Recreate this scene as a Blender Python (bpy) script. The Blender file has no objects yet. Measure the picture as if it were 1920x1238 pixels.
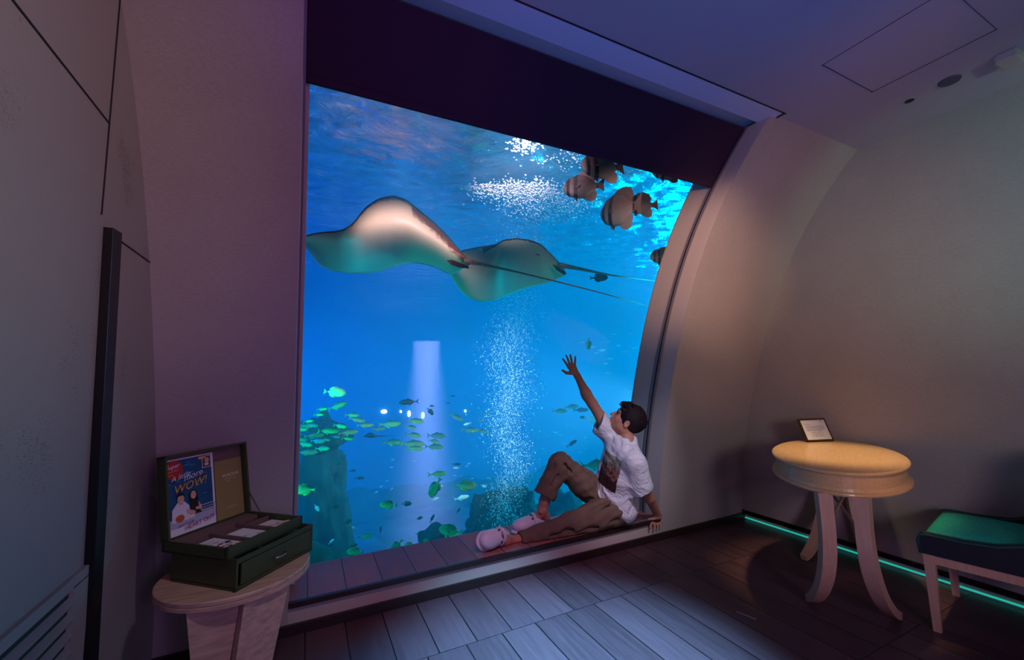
import bpy, bmesh, math, random
import numpy as np
from mathutils import Vector, Matrix, noise
random.seed(7)
sc = bpy.context.scene
COL = sc.collection
R = math.radians

# ------------------------------------------------------------------ camera
FPX, YAW, PITCH, ROLL, EYE = 780.53, .456227, .102298, -.017498, 1.22
FW = Vector((math.sin(YAW)*math.cos(PITCH), math.cos(YAW)*math.cos(PITCH), math.sin(PITCH)))
_r = Vector((math.cos(YAW), -math.sin(YAW), 0)); _u = _r.cross(FW)
RT = _r*math.cos(ROLL)+_u*math.sin(ROLL); UP = _u*math.cos(ROLL)-_r*math.sin(ROLL)
camd = bpy.data.cameras.new('camera'); camd.sensor_width = 36; camd.lens = FPX/1920*36
camd.clip_start = .02; camd.clip_end = 200
cam = bpy.data.objects.new('camera', camd); COL.objects.link(cam)
cam.matrix_world = Matrix(((RT.x, UP.x, -FW.x, 0), (RT.y, UP.y, -FW.y, 0), (RT.z, UP.z, -FW.z, EYE), (0, 0, 0, 1)))
sc.camera = cam
def ray(x, y): return FW+RT*((x-960)/FPX)-UP*((y-619)/FPX)
def atY(x, y, Y): d = ray(x, y); return Vector((0, 0, EYE))+d*(Y/d.y)
def atX(x, y, X): d = ray(x, y); return Vector((0, 0, EYE))+d*(X/d.x)
def atZ(x, y, Z): d = ray(x, y); return Vector((0, 0, EYE))+d*((Z-EYE)/d.z)

# ------------------------------------------------------------------ world, exposure, lights
sc.view_settings.view_transform = 'Standard'; sc.view_settings.look = 'None'
sc.view_settings.exposure = 0; sc.view_settings.gamma = 1; sc.view_settings.use_curve_mapping = False
w = bpy.data.worlds.new('world'); sc.world = w; w.use_nodes = True
w.node_tree.nodes['Background'].inputs[0].default_value = (.05, .045, .07, 1)
w.node_tree.nodes['Background'].inputs[1].default_value = .3
sc.cycles.use_denoising = True
sc.cycles.max_bounces = 6; sc.cycles.diffuse_bounces = 3; sc.cycles.transparent_max_bounces = 12
sc.cycles.volume_bounces = 0; sc.cycles.caustics_reflective = False; sc.cycles.caustics_refractive = False
sc.cycles.sample_clamp_indirect = 4

def light(name, kind, loc, to, color, power, size=.2, a=None, b=.6):
    l = bpy.data.lights.new(name, kind); l.energy = power; l.color = color
    if kind == 'AREA':
        l.size = size
        if a: l.shape = 'RECTANGLE'; l.size_y = a
    elif kind == 'SPOT': l.shadow_soft_size = size; l.spot_size = R(a or 60); l.spot_blend = b
    else: l.shadow_soft_size = size
    o = bpy.data.objects.new(name, l); COL.objects.link(o); o.location = loc
    o.rotation_euler = (Vector(to)-Vector(loc)).to_track_quat('-Z', 'Y').to_euler()
    return o
# room lights: ceiling spots and colour washes, plus unseen fills added in mid-air
light('ceiling_spot_blue', 'SPOT', (1.0, .35, 2.62), (.98, 1.40, 0), (.18, .56, 1), 2400, .05, 38, 1)
light('wash_magenta', 'SPOT', (.9, -.6, 2.4), (-.35, 2.0, 2.3), (.60, .02, .44), 36, .1, 70, 1)
light('wash_violet', 'AREA', (.5, -1.3, 1.2), (.9, 2.3, -.2), (.50, .24, .85), 7, .6)
light('wash_violet_low', 'SPOT', (.6, -.9, 1.4), (-.2, 2.2, .9), (.52, .40, .95), 30, .2, 50, 1)
light('wash_left_neutral', 'SPOT', (1.0, -.6, 1.9), (-.55, .9, 1.9), (1, .86, .62), 56, .2, 54, 1)
light('fill_right_warm', 'SPOT', (.6, -1.5, 1.5), (3.1, 2.1, 1.0), (.92, .88, .80), 66, .3, 52, .9)  # unseen fill added to lift the right and lower part of the room
light('fill_leg_violet', 'SPOT', (1.3, -.2, .6), (2.75, 1.35, .25), (.62, .28, .95), 11, .1, 44, 1)  # unseen fill added low down to tint the table legs
light('fill_ceiling_blue', 'SPOT', (.7, .2, 1.0), (1.3, .7, 2.66), (.05, .20, .95), 46, .1, 125, 1)  # unseen uplight added to give the ceiling the tank's blue
light('spot_warm_reveal', 'SPOT', (.9, .5, 2.0), (2.36, 1.95, 1.95), (1, .58, .40), 130, .06, 34, 1)
light('spot_warm_wall', 'SPOT', (1.6, -.4, 2.3), (2.9, 1.8, 2.0), (1, .46, .36), 30, .1, 60, 1)
light('wash_right_green', 'SPOT', (2.0, -1.3, 1.7), (3.25, .25, 2.0), (.55, .92, .80), 82, .05, 50, .9)
light('spot_table_gold', 'SPOT', (2.75, 1.2, 2.6), (2.75, 1.40, .7), (1, .72, .40), 140, .05, 30, .8)
light('spot_apron_warm', 'SPOT', (1.9, .2, 1.7), (2.6, 1.25, .66), (1, .55, .34), 26, .05, 26, 1)
light('spot_box', 'SPOT', (.5, .6, 2.4), (-.15, 1.9, .5), (.9, .76, .8), 30, .06, 30, 1)
light('fill_sill_left', 'SPOT', (.3, .9, 2.3), (.65, 2.5, .15), (1, .34, .46), 34, .05, 34, 1)  # unseen fill added to redden the left end of the sill
light('spot_sill_pink', 'SPOT', (1.1, .9, 2.2), (1.45, 2.42, .2), (1, .46, .80), 46, .05, 36, 1)
light('fill_seated', 'SPOT', (1.5, .5, 2.3), (2.0, 2.35, .62), (.84, .76, 1), 110, .05, 26, 1)  # unseen key light added to brighten the seated person
# tank lights: spots hidden above the window, plus unseen fills added around the tank
light('tank_front_pink', 'SPOT', (.5, 2.42, 2.82), (.76, 3.5, 2.50), (1, .52, .58), 250, .1, 46, .8)
light('tank_glitter_left', 'SPOT', (1.3, 2.35, 2.80), (1.85, 3.75, 3.25), (1, .72, .88), 380, .1, 34, .8)
light('tank_glitter_right', 'SPOT', (1.0, 2.35, 2.80), (2.1, 3.2, 3.25), (1, .72, .88), 170, .1, 34, .8)
light('tank_front_fish', 'SPOT', (2.2, 2.2, 2.7), (2.9, 3.3, 2.6), (1, .66, .55), 26, .1, 70, .8)
light('tank_fill_blue', 'AREA', (-3.0, 8.5, 1.2), (5, 11, .4), (.0, .10, .95), 640, 4, 3).data.spread = R(120)  # unseen fill added for the deep blue of the left water
light('tank_fill_cyan', 'AREA', (12.5, 7.5, 1.6), (3, 9, .5), (.0, .60, .95), 3100, 4, 3)  # unseen fill added for the cyan of the right water
light('tank_low_fill', 'AREA', (-2.0, 4.6, .6), (1.0, 5.6, .8), (.0, .62, .42), 80, 1.2, 1.2).data.spread = R(90)  # unseen fill added low at left for teal on fish and rocks
light('tank_ray_fill', 'SPOT', (2.9, 2.9, .1), (1.2, 3.9, 2.2), (.0, .50, .34), 26, .15, 60, 1)  # unseen fill added to turn the stingrays' undersides teal
light('tank_room_fill', 'AREA', (-1.2, 4.2, 2.2), (1.6, 1.5, .3), (.14, .36, 1), 10, 1.2, 1.2)  # unseen fill added for the blue spill into the room

# ------------------------------------------------------------------ materials
def lin(c):
    return tuple((x/255/12.92 if x/255 <= .04045 else ((x/255+.055)/1.055)**2.4) for x in c)
class NT:
    def __init__(s, name):
        m = bpy.data.materials.new(name); m.use_nodes = True; s.m = m; s.t = m.node_tree
        s.b = s.t.nodes['Principled BSDF']; s.out = s.t.nodes['Material Output']
    def n(s, t, **k):
        nd = s.t.nodes.new(t)
        for a, v in k.items(): setattr(nd, a, v)
        return nd
    def l(s, a, b): s.t.links.new(a, b)
def mat(name, rgb, rough=.6, metal=0, bump=0, bscale=60, bstretch=(1, 1, 1), var=0, spec=.5, coords='Object'):
    m = NT(name); c = lin(rgb)
    m.b.inputs['Base Color'].default_value = (*c, 1); m.b.inputs['Roughness'].default_value = rough
    m.b.inputs['Metallic'].default_value = metal; m.b.inputs['Specular IOR Level'].default_value = spec
    if bump or var:
        tc = m.n('ShaderNodeTexCoord'); mp = m.n('ShaderNodeMapping'); mp.inputs['Scale'].default_value = bstretch
        m.l(tc.outputs[coords], mp.inputs[0]); nz = m.n('ShaderNodeTexNoise')
        nz.inputs['Scale'].default_value = bscale; nz.inputs['Detail'].default_value = 5
        m.l(mp.outputs[0], nz.inputs[0])
        if bump:
            bp = m.n('ShaderNodeBump'); bp.inputs['Strength'].default_value = bump; bp.inputs['Distance'].default_value = .004
            m.l(nz.outputs[0], bp.inputs['Height']); m.l(bp.outputs[0], m.b.inputs['Normal'])
        if var:
            rp = m.n('ShaderNodeValToRGB'); e = rp.color_ramp.elements
            e[0].position = .3; e[1].position = .7
            e[0].color = (*[x*(1-var) for x in c], 1); e[1].color = (*[min(1, x*(1+var)) for x in c], 1)
            m.l(nz.outputs[0], rp.inputs[0]); m.l(rp.outputs[0], m.b.inputs['Base Color'])
    return m.m
def emit(name, rgb, s):
    m = NT(name); m.b.inputs['Base Color'].default_value = (0, 0, 0, 1)
    m.b.inputs['Emission Color'].default_value = (*lin(rgb), 1); m.b.inputs['Emission Strength'].default_value = s
    return m.m

# wallpaper with a linen weave
def wallpaper(name, rgb, cloud=.08):
    m = NT(name); c = lin(rgb); g = m.n('ShaderNodeNewGeometry')
    mp = m.n('ShaderNodeMapping'); mp.inputs['Scale'].default_value = (70, 70, 330); m.l(g.outputs['Position'], mp.inputs[0])
    nz = m.n('ShaderNodeTexNoise'); nz.inputs['Scale'].default_value = 1; nz.inputs['Detail'].default_value = 4; m.l(mp.outputs[0], nz.inputs[0])
    n2 = m.n('ShaderNodeTexNoise'); n2.inputs['Scale'].default_value = 3.2; n2.inputs['Detail'].default_value = 5; m.l(g.outputs['Position'], n2.inputs[0])
    mx = m.n('ShaderNodeMath', operation='MULTIPLY_ADD'); m.l(n2.outputs[0], mx.inputs[0]); mx.inputs[1].default_value = cloud*6; m.l(nz.outputs[0], mx.inputs[2])
    rp = m.n('ShaderNodeValToRGB'); e = rp.color_ramp.elements; e[0].position = .35+cloud*2; e[1].position = .65+cloud*4
    e[0].color = (*[x*(1-.04-cloud) for x in c], 1); e[1].color = (*[x*(1.04+cloud*.5) for x in c], 1)
    m.l(mx.outputs[0], rp.inputs[0]); m.l(rp.outputs[0], m.b.inputs['Base Color'])
    bp = m.n('ShaderNodeBump'); bp.inputs['Strength'].default_value = .25; bp.inputs['Distance'].default_value = .002
    m.l(nz.outputs[0], bp.inputs['Height']); m.l(bp.outputs[0], m.b.inputs['Normal'])
    m.b.inputs['Roughness'].default_value = .75
    return m.m
# boards: joints every 0.177 m in X, cross joints in Y with half offset
def boards(name, y0, ylen, shift, rgb, rough=.38):
    m = NT(name); g = m.n('ShaderNodeNewGeometry'); sep = m.n('ShaderNodeSeparateXYZ'); m.l(g.outputs['Position'], sep.inputs[0])
    def math_(op, a, b=None, c=None):
        nd = m.n('ShaderNodeMath', operation=op)
        for i, v in enumerate((a, b, c)):
            if v is None: continue
            if isinstance(v, (int, float)): nd.inputs[i].default_value = v
            else: m.l(v, nd.inputs[i])
        return nd.outputs[0]
    yr = math_('DIVIDE', math_('SUBTRACT', sep.outputs['Y'], y0), ylen)
    row = math_('FLOOR', yr); yf = math_('FRACT', yr)
    par = math_('MULTIPLY', math_('MODULO', math_('ADD', row, 20), 2), .31)
    xr = math_('ADD', math_('DIVIDE', math_('SUBTRACT', sep.outputs['X'], shift), .1775), par)
    colm = math_('FLOOR', xr); xf = math_('FRACT', xr)
    dx = math_('MULTIPLY', math_('MINIMUM', xf, math_('SUBTRACT', 1, xf)), .1775)
    dy = math_('MULTIPLY', math_('MINIMUM', yf, math_('SUBTRACT', 1, yf)), ylen)
    d = math_('MINIMUM', dx, math_('MULTIPLY', dy, 1.6))
    gap = math_('LESS_THAN', d, .0028)
    idv = m.n('ShaderNodeCombineXYZ'); m.l(colm, idv.inputs[0]); m.l(row, idv.inputs[1])
    wn = m.n('ShaderNodeTexWhiteNoise'); m.l(idv.outputs[0], wn.inputs[0])
    mp = m.n('ShaderNodeMapping'); mp.inputs['Scale'].default_value = (55, 3.5, 1); m.l(g.outputs['Position'], mp.inputs[0])
    ad = m.n('ShaderNodeVectorMath', operation='MULTIPLY_ADD'); m.l(wn.outputs['Color'], ad.inputs[0]); ad.inputs[1].default_value = (40, 40, 40); m.l(mp.outputs[0], ad.inputs[2])
    nz = m.n('ShaderNodeTexNoise'); nz.inputs['Scale'].default_value = 1; nz.inputs['Detail'].default_value = 8; nz.inputs['Distortion'].default_value = .6; m.l(ad.outputs[0], nz.inputs[0])
    v = math_('ADD', math_('MULTIPLY', wn.outputs[0], .45), math_('MULTIPLY', nz.outputs[0], .75))
    rp = m.n('ShaderNodeValToRGB'); e = rp.color_ramp.elements; c = lin(rgb)
    e[0].position = .25; e[1].position = .95; e[0].color = (*[x*.55 for x in c], 1); e[1].color = (*[x*1.35 for x in c], 1)
    m.l(v, rp.inputs[0])
    mx = m.n('ShaderNodeMix', data_type='RGBA'); m.l(gap, mx.inputs[0]); m.l(rp.outputs[0], mx.inputs[6]); mx.inputs[7].default_value = (.004, .003, .003, 1)
    m.l(mx.outputs[2], m.b.inputs['Base Color'])
    rr = math_('ADD', math_('MULTIPLY', nz.outputs[0], .25), rough-.1); m.l(rr, m.b.inputs['Roughness'])
    hgt = math_('ADD', math_('MULTIPLY', math_('MINIMUM', d, .004), 250), math_('MULTIPLY', nz.outputs[0], .12))
    bp = m.n('ShaderNodeBump'); bp.inputs['Strength'].default_value = .5; bp.inputs['Distance'].default_value = .002
    m.l(hgt, bp.inputs['Height']); m.l(bp.outputs[0], m.b.inputs['Normal'])
    return m.m
M = {}
M['wall'] = wallpaper('wallpaper', (176, 166, 158))
M['wall_left'] = wallpaper('wallpaper_brushed', (152, 146, 140), .24)
M['cream'] = mat('cream_paint', (196, 182, 170), .55, bump=.08, bscale=200)
M['ceiling'] = mat('ceiling_paint', (185, 178, 182), .8, bump=.08, bscale=300)
M['dark_wood'] = mat('dark_stained_wood', (46, 30, 28), .42, bump=.1, bscale=30, bstretch=(1, 12, 12), var=.3)
M['floor'] = boards('floor_boards', 1.913-.862*6, .862, .026, (92, 64, 70))
M['sill'] = boards('sill_boards', 1.6, 1.4, .032, (160, 98, 92), .42)
M['black'] = mat('black_lacquer', (18, 14, 16), .4)
M['rail'] = mat('blind_rail', (120, 112, 118), .4)
M['blind'] = mat('blind_fabric', (52, 22, 50), .85, bump=.3, bscale=900)
M['trim'] = mat('grey_trim', (205, 215, 235), .6)
M['seam'] = mat('dark_seam', (30, 24, 26), .7)
M['led'] = emit('teal_led', (40, 205, 190), .75)

# ------------------------------------------------------------------ mesh helpers
def obj(name, verts, faces, m=None, parent=None, smooth=True, kind=None, mats=None, fm=None):
    me = bpy.data.meshes.new(name); me.from_pydata([tuple(v) for v in verts], [], [tuple(f) for f in faces]); me.update()
    for q in (mats or ([m] if m else [])): me.materials.append(q)
    if fm is not None: me.polygons.foreach_set('material_index', list(fm))
    if smooth: me.polygons.foreach_set('use_smooth', [True]*len(me.polygons))
    o = bpy.data.objects.new(name, me); COL.objects.link(o)
    if parent: o.parent = parent
    if kind: o['kind'] = kind
    return o
def bobj(name, bm, m, parent=None, smooth=False, kind=None, mats=None):
    me = bpy.data.meshes.new(name); bm.normal_update(); bm.to_mesh(me); bm.free()
    for q in (mats or [m]): me.materials.append(q)
    if smooth: me.polygons.foreach_set('use_smooth', [True]*len(me.polygons))
    o = bpy.data.objects.new(name, me); COL.objects.link(o)
    if parent: o.parent = parent
    if kind: o['kind'] = kind
    return o
def box(bm, c, s, rz=0, bevel=0, mi=0, rot=None):
    r = bmesh.ops.create_cube(bm, size=1); vs = r['verts']
    mt = Matrix.Translation(c) @ (rot.to_4x4() if rot is not None else Matrix.Rotation(rz, 4, 'Z')) @ Matrix.Diagonal((*s, 1))
    bmesh.ops.transform(bm, matrix=mt, verts=vs)
    fs = {f for v in vs for f in v.link_faces}
    for f in fs: f.material_index = mi
    if bevel: bmesh.ops.bevel(bm, geom=list({e for v in vs for e in v.link_edges}), offset=bevel, segments=2, affect='EDGES', profile=.6)
def tube(bm, pts, rad, seg=8, cap=True):
    pts = [Vector(p) for p in pts]; n = len(pts)
    rad = rad if hasattr(rad, '__len__') else [rad]*n
    rings = []; prev = None
    for i, p in enumerate(pts):
        t = (pts[min(i+1, n-1)]-pts[max(i-1, 0)]).normalized()
        a = prev if prev is not None else (Vector((0, 0, 1)) if abs(t.z) < .9 else Vector((1, 0, 0)))
        u = (a-t*a.dot(t)).normalized(); v = t.cross(u); prev = u
        rings.append([bm.verts.new(p+(u*math.cos(q)+v*math.sin(q))*rad[i]) for q in [2*math.pi*k/seg for k in range(seg)]])
    for a, b in zip(rings, rings[1:]):
        for k in range(seg): bm.faces.new((a[k], a[(k+1) % seg], b[(k+1) % seg], b[k]))
    if cap: bm.faces.new(rings[0][::-1]); bm.faces.new(rings[-1])
def empty(name, loc=(0, 0, 0), rz=0):
    o = bpy.data.objects.new(name, None); COL.objects.link(o); o.location = loc; o.rotation_euler = (0, 0, rz)
    o.empty_display_size = .05
    return o
def tag(o, label, cat, group=None, kind=None):
    o['label'] = label; o['category'] = cat
    if group: o['group'] = group
    if kind: o['kind'] = kind
    return o

# ------------------------------------------------------------------ room shell
PC = (-.031, .128, -.275, .024, 2.372)
def prof(z):
    v = 0
    for c in PC: v = v*z+c
    return v
XL, XR, X0, X1, ZC, SZ = -.555, 3.25, -.05, 2.33, 2.66, .148
NZ = 48
def sheet(name, m, xa, xb, za, zb, off, thick, parent=None, kind=None, nz=NZ, nx=2):
    """curved slab following the wall profile, front face at prof(z)+off"""
    V = []; F = []
    for k in range(nz+1):
        z = za+(zb-za)*k/nz
        for (x, y) in ((xa, off), (xb, off), (xb, off+thick), (xa, off+thick)): V.append((x, prof(z)+y, z))
    for k in range(nz):
        for j in range(4):
            a = 4*k+j; b = 4*k+(j+1) % 4; F.append((a, b, b+4, a+4))
    F.append((3, 2, 1, 0)); e = 4*nz; F.append((e, e+1, e+2, e+3))
    o = obj(name, V, F, m, parent, smooth=False, kind=kind)
    return o
o = sheet('wall_window_left', M['wall'], XL-.2, X0, 0, ZC, 0, .385, kind='structure')
o = sheet('wall_window_right', M['wall'], X1, XR+.2, 0, ZC, 0, .385, kind='structure')
bm = bmesh.new(); box(bm, ((X0+X1)/2, prof(0)+.19, (SZ-.03)/2), (X1-X0, .38, SZ-.03)); bobj('wall_curb', bm, M['cream'], kind='structure')
# cream lining of both reveals
for nm, xa, xb in (('trim_1', X0-.004, X0+.001), ('trim_2', X1-.001, X1+.004)):
    for p, (a, b) in enumerate(((.004, .135), (.185, .372))):
        sheet(nm if p == 0 else nm+'_inner', M['cream'], xa, (xb+.022 if p and xa < 0 else xb), SZ, ZC, a, b-a, kind='structure')
# sill deck with nosing
bm = bmesh.new(); box(bm, ((X0+X1)/2, prof(SZ)+.19+.012, SZ-.008), (X1-X0-.002, .40, .016))
bobj('trim_3', bm, M['sill'], kind='structure')
bm = bmesh.new(); box(bm, ((X0+X1)/2, prof(0)-.006, SZ-.012), (X1-X0-.004, .022, .028), bevel=.003)
bobj('trim_4', bm, M['dark_wood'], kind='structure')
# baseboards
bm = bmesh.new(); box(bm, ((XL+XR)/2, prof(0)-.008, .024), (XR-XL, .016, .048), bevel=.002); bobj('baseboard_window', bm, M['dark_wood'], kind='structure')
bm = bmesh.new(); box(bm, (XR-.006, (prof(0)-2.4)/2, .055), (.012, prof(0)+2.4, .03)); bobj('baseboard_right', bm, M['black'], kind='structure')
bm = bmesh.new(); box(bm, (XR-.004, (prof(0)-2.4)/2, .012), (.008, prof(0)+2.36, .007)); o = bobj('led_strip', bm, M['led'])
tag(o, 'thin glowing teal light strip along the foot of the right wall', 'light strip')
bm = bmesh.new(); box(bm, (XR+.03, (prof(0)-2.4)/2+.1, ZC/2), (.06, prof(0)+2.6, ZC)); bobj('wall_right', bm, M['wall'], kind='structure')
# left wall with panel joints
bm = bmesh.new(); box(bm, (XL-.05, .1, ZC/2), (.1, 4.9, ZC)); bobj('wall_left', bm, M['wall_left'], kind='structure')
bm = bmesh.new(); box(bm, (1.35, -2.35, ZC/2), (4.2, .1, ZC)); bobj('wall_back', bm, M['wall'], kind='structure')
bm = bmesh.new(); box(bm, (XL+.001, 1.578, (1.70+ZC)/2), (.003, .005, ZC-1.70)); box(bm, (XL+.001, (1.578-2.2)/2, 1.982), (.003, 3.78, .005))
box(bm, (XL+.001, 1.84, 1.664), (.003, .35, .005)); bobj('trim_5', bm, M['seam'], kind='structure')
# black post on the left wall, leaning a touch
bm = bmesh.new()
top = (1.63, 1.672); bot = (1.728, 0)
th = math.atan2(top[0]-bot[0], top[1]-bot[1]); L = math.hypot(top[0]-bot[0], top[1]-bot[1])
box(bm, (XL+.012, (top[0]+bot[0])/2, (top[1]+bot[1])/2), (.024, .064, L), rot=Matrix.Rotation(-th, 3, 'X'), bevel=.002)
bobj('trim_6', bm, M['black'], kind='structure')
# vent low on the left wall
vent = empty('wall_vent', (XL, 1.2, 0)); tag(vent, 'grey slatted vent low on the left wall beside black post', 'vent')
bm = bmesh.new(); box(bm, (.006, 0, .682), (.012, .92, .03)); box(bm, (.006, .42, .35), (.012, .09, .64)); bobj('vent_frame', bm, M['wall_left'], vent)
for k in range(12):
    bm = bmesh.new(); box(bm, (.008, -.04, .635-k*.042), (.02, .83, .012), rot=Matrix.Rotation(.5, 3, 'Y')); bobj('slat', bm, M['wall_left'], vent)
bm = bmesh.new(); box(bm, (.001, -.04, .38), (.002, .83, .56)); bobj('vent_back', bm, M['seam'], vent)
# floor and ceiling
bm = bmesh.new(); box(bm, ((XL+XR)/2, .1, -.02), (XR-XL, 4.9, .04)); bobj('floor', bm, M['floor'], kind='structure')
bm = bmesh.new(); box(bm, ((XL+XR)/2, (prof(ZC)-2.4)/2, ZC+.03), (XR-XL, prof(ZC)+2.4, .06)); bobj('ceiling', bm, M['ceiling'], kind='structure')
bm = bmesh.new(); box(bm, ((X0+X1)/2, (prof(ZC)+.4), ZC+.06), (X1-X0+.8, .82, .06)); bobj('ceiling_slot', bm, M['ceiling'], kind='structure')
bm = bmesh.new()
box(bm, ((X0-.05+2.385)/2, prof(ZC)+.02, ZC-.004), (2.44, .115, .008)); bobj('trim_7', bm, M['trim'], kind='structure')
bm = bmesh.new(); box(bm, ((X0+2.39)/2, prof(ZC)-.040, ZC-.003), (2.46, .002, .008)); box(bm, (2.388, prof(ZC)-.01, ZC-.003), (.005, .06, .008)); bobj('trim_8', bm, M['seam'], kind='structure')

# ------------------------------------------------------------------ blind, rails, glass
bl = empty('roller_blind', (0, 0, 0)); tag(bl, 'dark plum roller blind pulled part way down over the aquarium window', 'blind')
sheet('blind_fabric', M['blind'], X0+.012, X1-.012, 2.405, ZC, .158, .004, bl, nz=10)
sheet('bottom_bar', M['blind'], X0+.012, X1-.012, 2.393, 2.412, .152, .014, bl, nz=2)
for nm, x, s in (('trim_9', X0, 1), ('trim_10', X1, -1)):
    V = []
    a = sheet(nm, M['rail'], min(x, x+s*.010), max(x, x+s*.010), SZ, ZC, .135, .016, kind='structure')
    a = sheet(nm+'_rear', M['rail'], min(x, x+s*.010), max(x, x+s*.010), SZ, ZC, .169, .014, kind='structure')
    a = sheet(nm+'_groove', M['black'], min(x, x+s*.003), max(x, x+s*.003), SZ, ZC, .151, .018, kind='structure')
g = NT('window_glass'); tr = g.n('ShaderNodeBsdfTransparent'); tr.inputs[0].default_value = (.96, .98, .98, 1)
gl = g.n('ShaderNodeBsdfGlossy'); gl.inputs['Roughness'].default_value = .02
fr = g.n('ShaderNodeFresnel'); fr.inputs[0].default_value = 1.15; mx = g.n('ShaderNodeMixShader')
g.l(fr.outputs[0], mx.inputs[0]); g.l(tr.outputs[0], mx.inputs[1]); g.l(gl.outputs[0], mx.inputs[2]); g.l(mx.outputs[0], g.out.inputs[0])
sheet('window_1', g.m, X0-.01, X1+.01, SZ-.02, ZC+.02, .378, .012, kind='structure')

# ------------------------------------------------------------------ aquarium: basin, water, surface
TX0, TX1, TY1, TZ0, TZ1 = -5.2, 14.5, 16, -3.0, 3.3
M['basin'] = mat('basin_wall', (70, 120, 190), .9, var=.15, bscale=.6)
M['sand'] = mat('basin_sand', (60, 90, 110), .95, var=.35, bscale=1.4, bump=.3)
M['rock'] = mat('reef_rock', (38, 60, 58), .95, var=.6, bscale=3.5, bump=1)
bm = bmesh.new(); box(bm, ((TX0+TX1)/2, TY1+.1, .3), (TX1-TX0, .2, 8)); bobj('wall_tank_back', bm, M['basin'], kind='structure')
bm = bmesh.new(); box(bm, (TX0-.1, (TY1+2)/2, .3), (.2, TY1-1.9, 8)); bobj('wall_tank_left', bm, M['basin'], kind='structure')
bm = bmesh.new(); box(bm, (TX1+.1, (TY1+2)/2, .3), (.2, TY1-1.9, 8)); bobj('wall_tank_right', bm, M['basin'], kind='structure')
n = 70; V = []; F = []
for j in range(n+1):
    for i in range(n+1):
        x = TX0+(TX1-TX0)*i/n; y = 2.3+(TY1-2.3)*j/n
        V.append((x, y, TZ0+.5*noise.fractal((x*.45, y*.45, 0), 1, 2, 4)+.12*noise.noise((x*2, y*2, 3))))
for j in range(n):
    for i in range(n): a = j*(n+1)+i; F.append((a, a+1, a+n+2, a+n+1))
obj('tank_floor', V, F, M['sand'], kind='structure')
# water body
wv = NT('sea_water'); wv.t.nodes.remove(wv.b)
vs = wv.n('ShaderNodeVolumeScatter'); vs.inputs['Color'].default_value = (.10, .55, 1, 1); vs.inputs['Density'].default_value = .06
vs.inputs['Anisotropy'].default_value = 0
va = wv.n('ShaderNodeVolumeAbsorption'); va.inputs['Color'].default_value = (.05, .78, .97, 1); va.inputs['Density'].default_value = .06
ads = wv.n('ShaderNodeAddShader'); wv.l(vs.outputs[0], ads.inputs[0]); wv.l(va.outputs[0], ads.inputs[1]); wv.l(ads.outputs[0], wv.out.inputs['Volume'])
bm = bmesh.new(); box(bm, ((TX0+TX1)/2, (2.82+TY1-.04)/2, (TZ0-.9+TZ1)/2), (TX1-TX0-.04, TY1-.04-2.82, TZ1-TZ0+.9))
water = bobj('sea_water', bm, wv.m); tag(water, 'deep blue water filling the aquarium behind the glass', 'water', kind='stuff')
# surface seen from below
ws = NT('water_surface'); ws.t.nodes.remove(ws.b)
gl = ws.n('ShaderNodeBsdfGlossy'); gl.inputs['Roughness'].default_value = .06; gl.inputs[0].default_value = (.92, .97, 1, 1)
tc = ws.n('ShaderNodeTexCoord'); mp = ws.n('ShaderNodeMapping'); mp.inputs['Scale'].default_value = (1, 1.3, 1); ws.l(tc.outputs['Object'], mp.inputs[0])
nz = ws.n('ShaderNodeTexNoise'); nz.inputs['Scale'].default_value = 4.2; nz.inputs['Detail'].default_value = 8; nz.inputs['Roughness'].default_value = .6; nz.inputs['Distortion'].default_value = 1.2; ws.l(mp.outputs[0], nz.inputs[0])
bp = ws.n('ShaderNodeBump'); bp.inputs['Strength'].default_value = .5; bp.inputs['Distance'].default_value = .12
ws.l(nz.outputs[0], bp.inputs['Height']); ws.l(bp.outputs[0], gl.inputs['Normal']); ws.l(gl.outputs[0], ws.out.inputs[0])
nx, ny = 200, 160; V = []; F = []
for j in range(ny+1):
    t = j/ny; y = 2.12+(TY1-2.14)*(t**1.5)
    for i in range(nx+1):
        x = -3+(TX1+2.98)*i/nx
        z = 3.28+.045*noise.noise((x*1.1, y*1.1, 5))+.02*noise.noise((x*3.1, y*3.1, 1))
        V.append((x, y, z))
for j in range(ny):
    for i in range(nx): a = j*(nx+1)+i; F.append((a, a+nx+1, a+nx+2, a+1))
wsf = obj('water_surface', V, F, ws.m); tag(wsf, 'rippled underside of the water surface near the top of the window', 'water surface', kind='stuff')

# ------------------------------------------------------------------ reef rocks
def rock(name, label, c, s, seed, m, sub=5, amp=.32):
    bm = bmesh.new(); bmesh.ops.create_icosphere(bm, subdivisions=sub, radius=1)
    for v in bm.verts:
        p = v.co.copy()
        d = 1+amp*noise.fractal(p*1.3+Vector((seed, 0, 0)), 1, 2, 5)+.06*noise.noise(p*9+Vector((0, seed, 0)))
        v.co = Vector((p.x*s[0]*d, p.y*s[1]*d, p.z*s[2]*d))
    o = bobj(name, bm, m, smooth=True); o.location = c; tag(o, label, 'rock'); return o
c = atY(596, 930, 7.6); rock('rock_pillar', 'tall dark rock pillar rising left in the tank behind the fish school', (c.x-.02, 7.6, -1.2), (.50, .5, 1.75), 3, M['rock'])
c = atY(597, 815, 7.4); rock('rock_ledge', 'dark rounded rock ledge crowning the left rock pillar amid fish', (c.x-.02, 7.4, c.z-.02), (.46, .4, .22), 8, M['rock'])
c = atY(948, 985, 6.4); rock('rock_mound', 'dark teal rock mound at the foot of the bubble column', (c.x+.02, 6.6, c.z-.14), (.66, .5, .60), 5, M['rock'], 6, .36)
c = atY(1045, 990, 6.9); rock('rock_mound', 'low rock mound seen under the bent knee of the seated man', (c.x+.05, 7.0, c.z-.3), (.75, .5, .85), 11, M['rock'])
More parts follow.
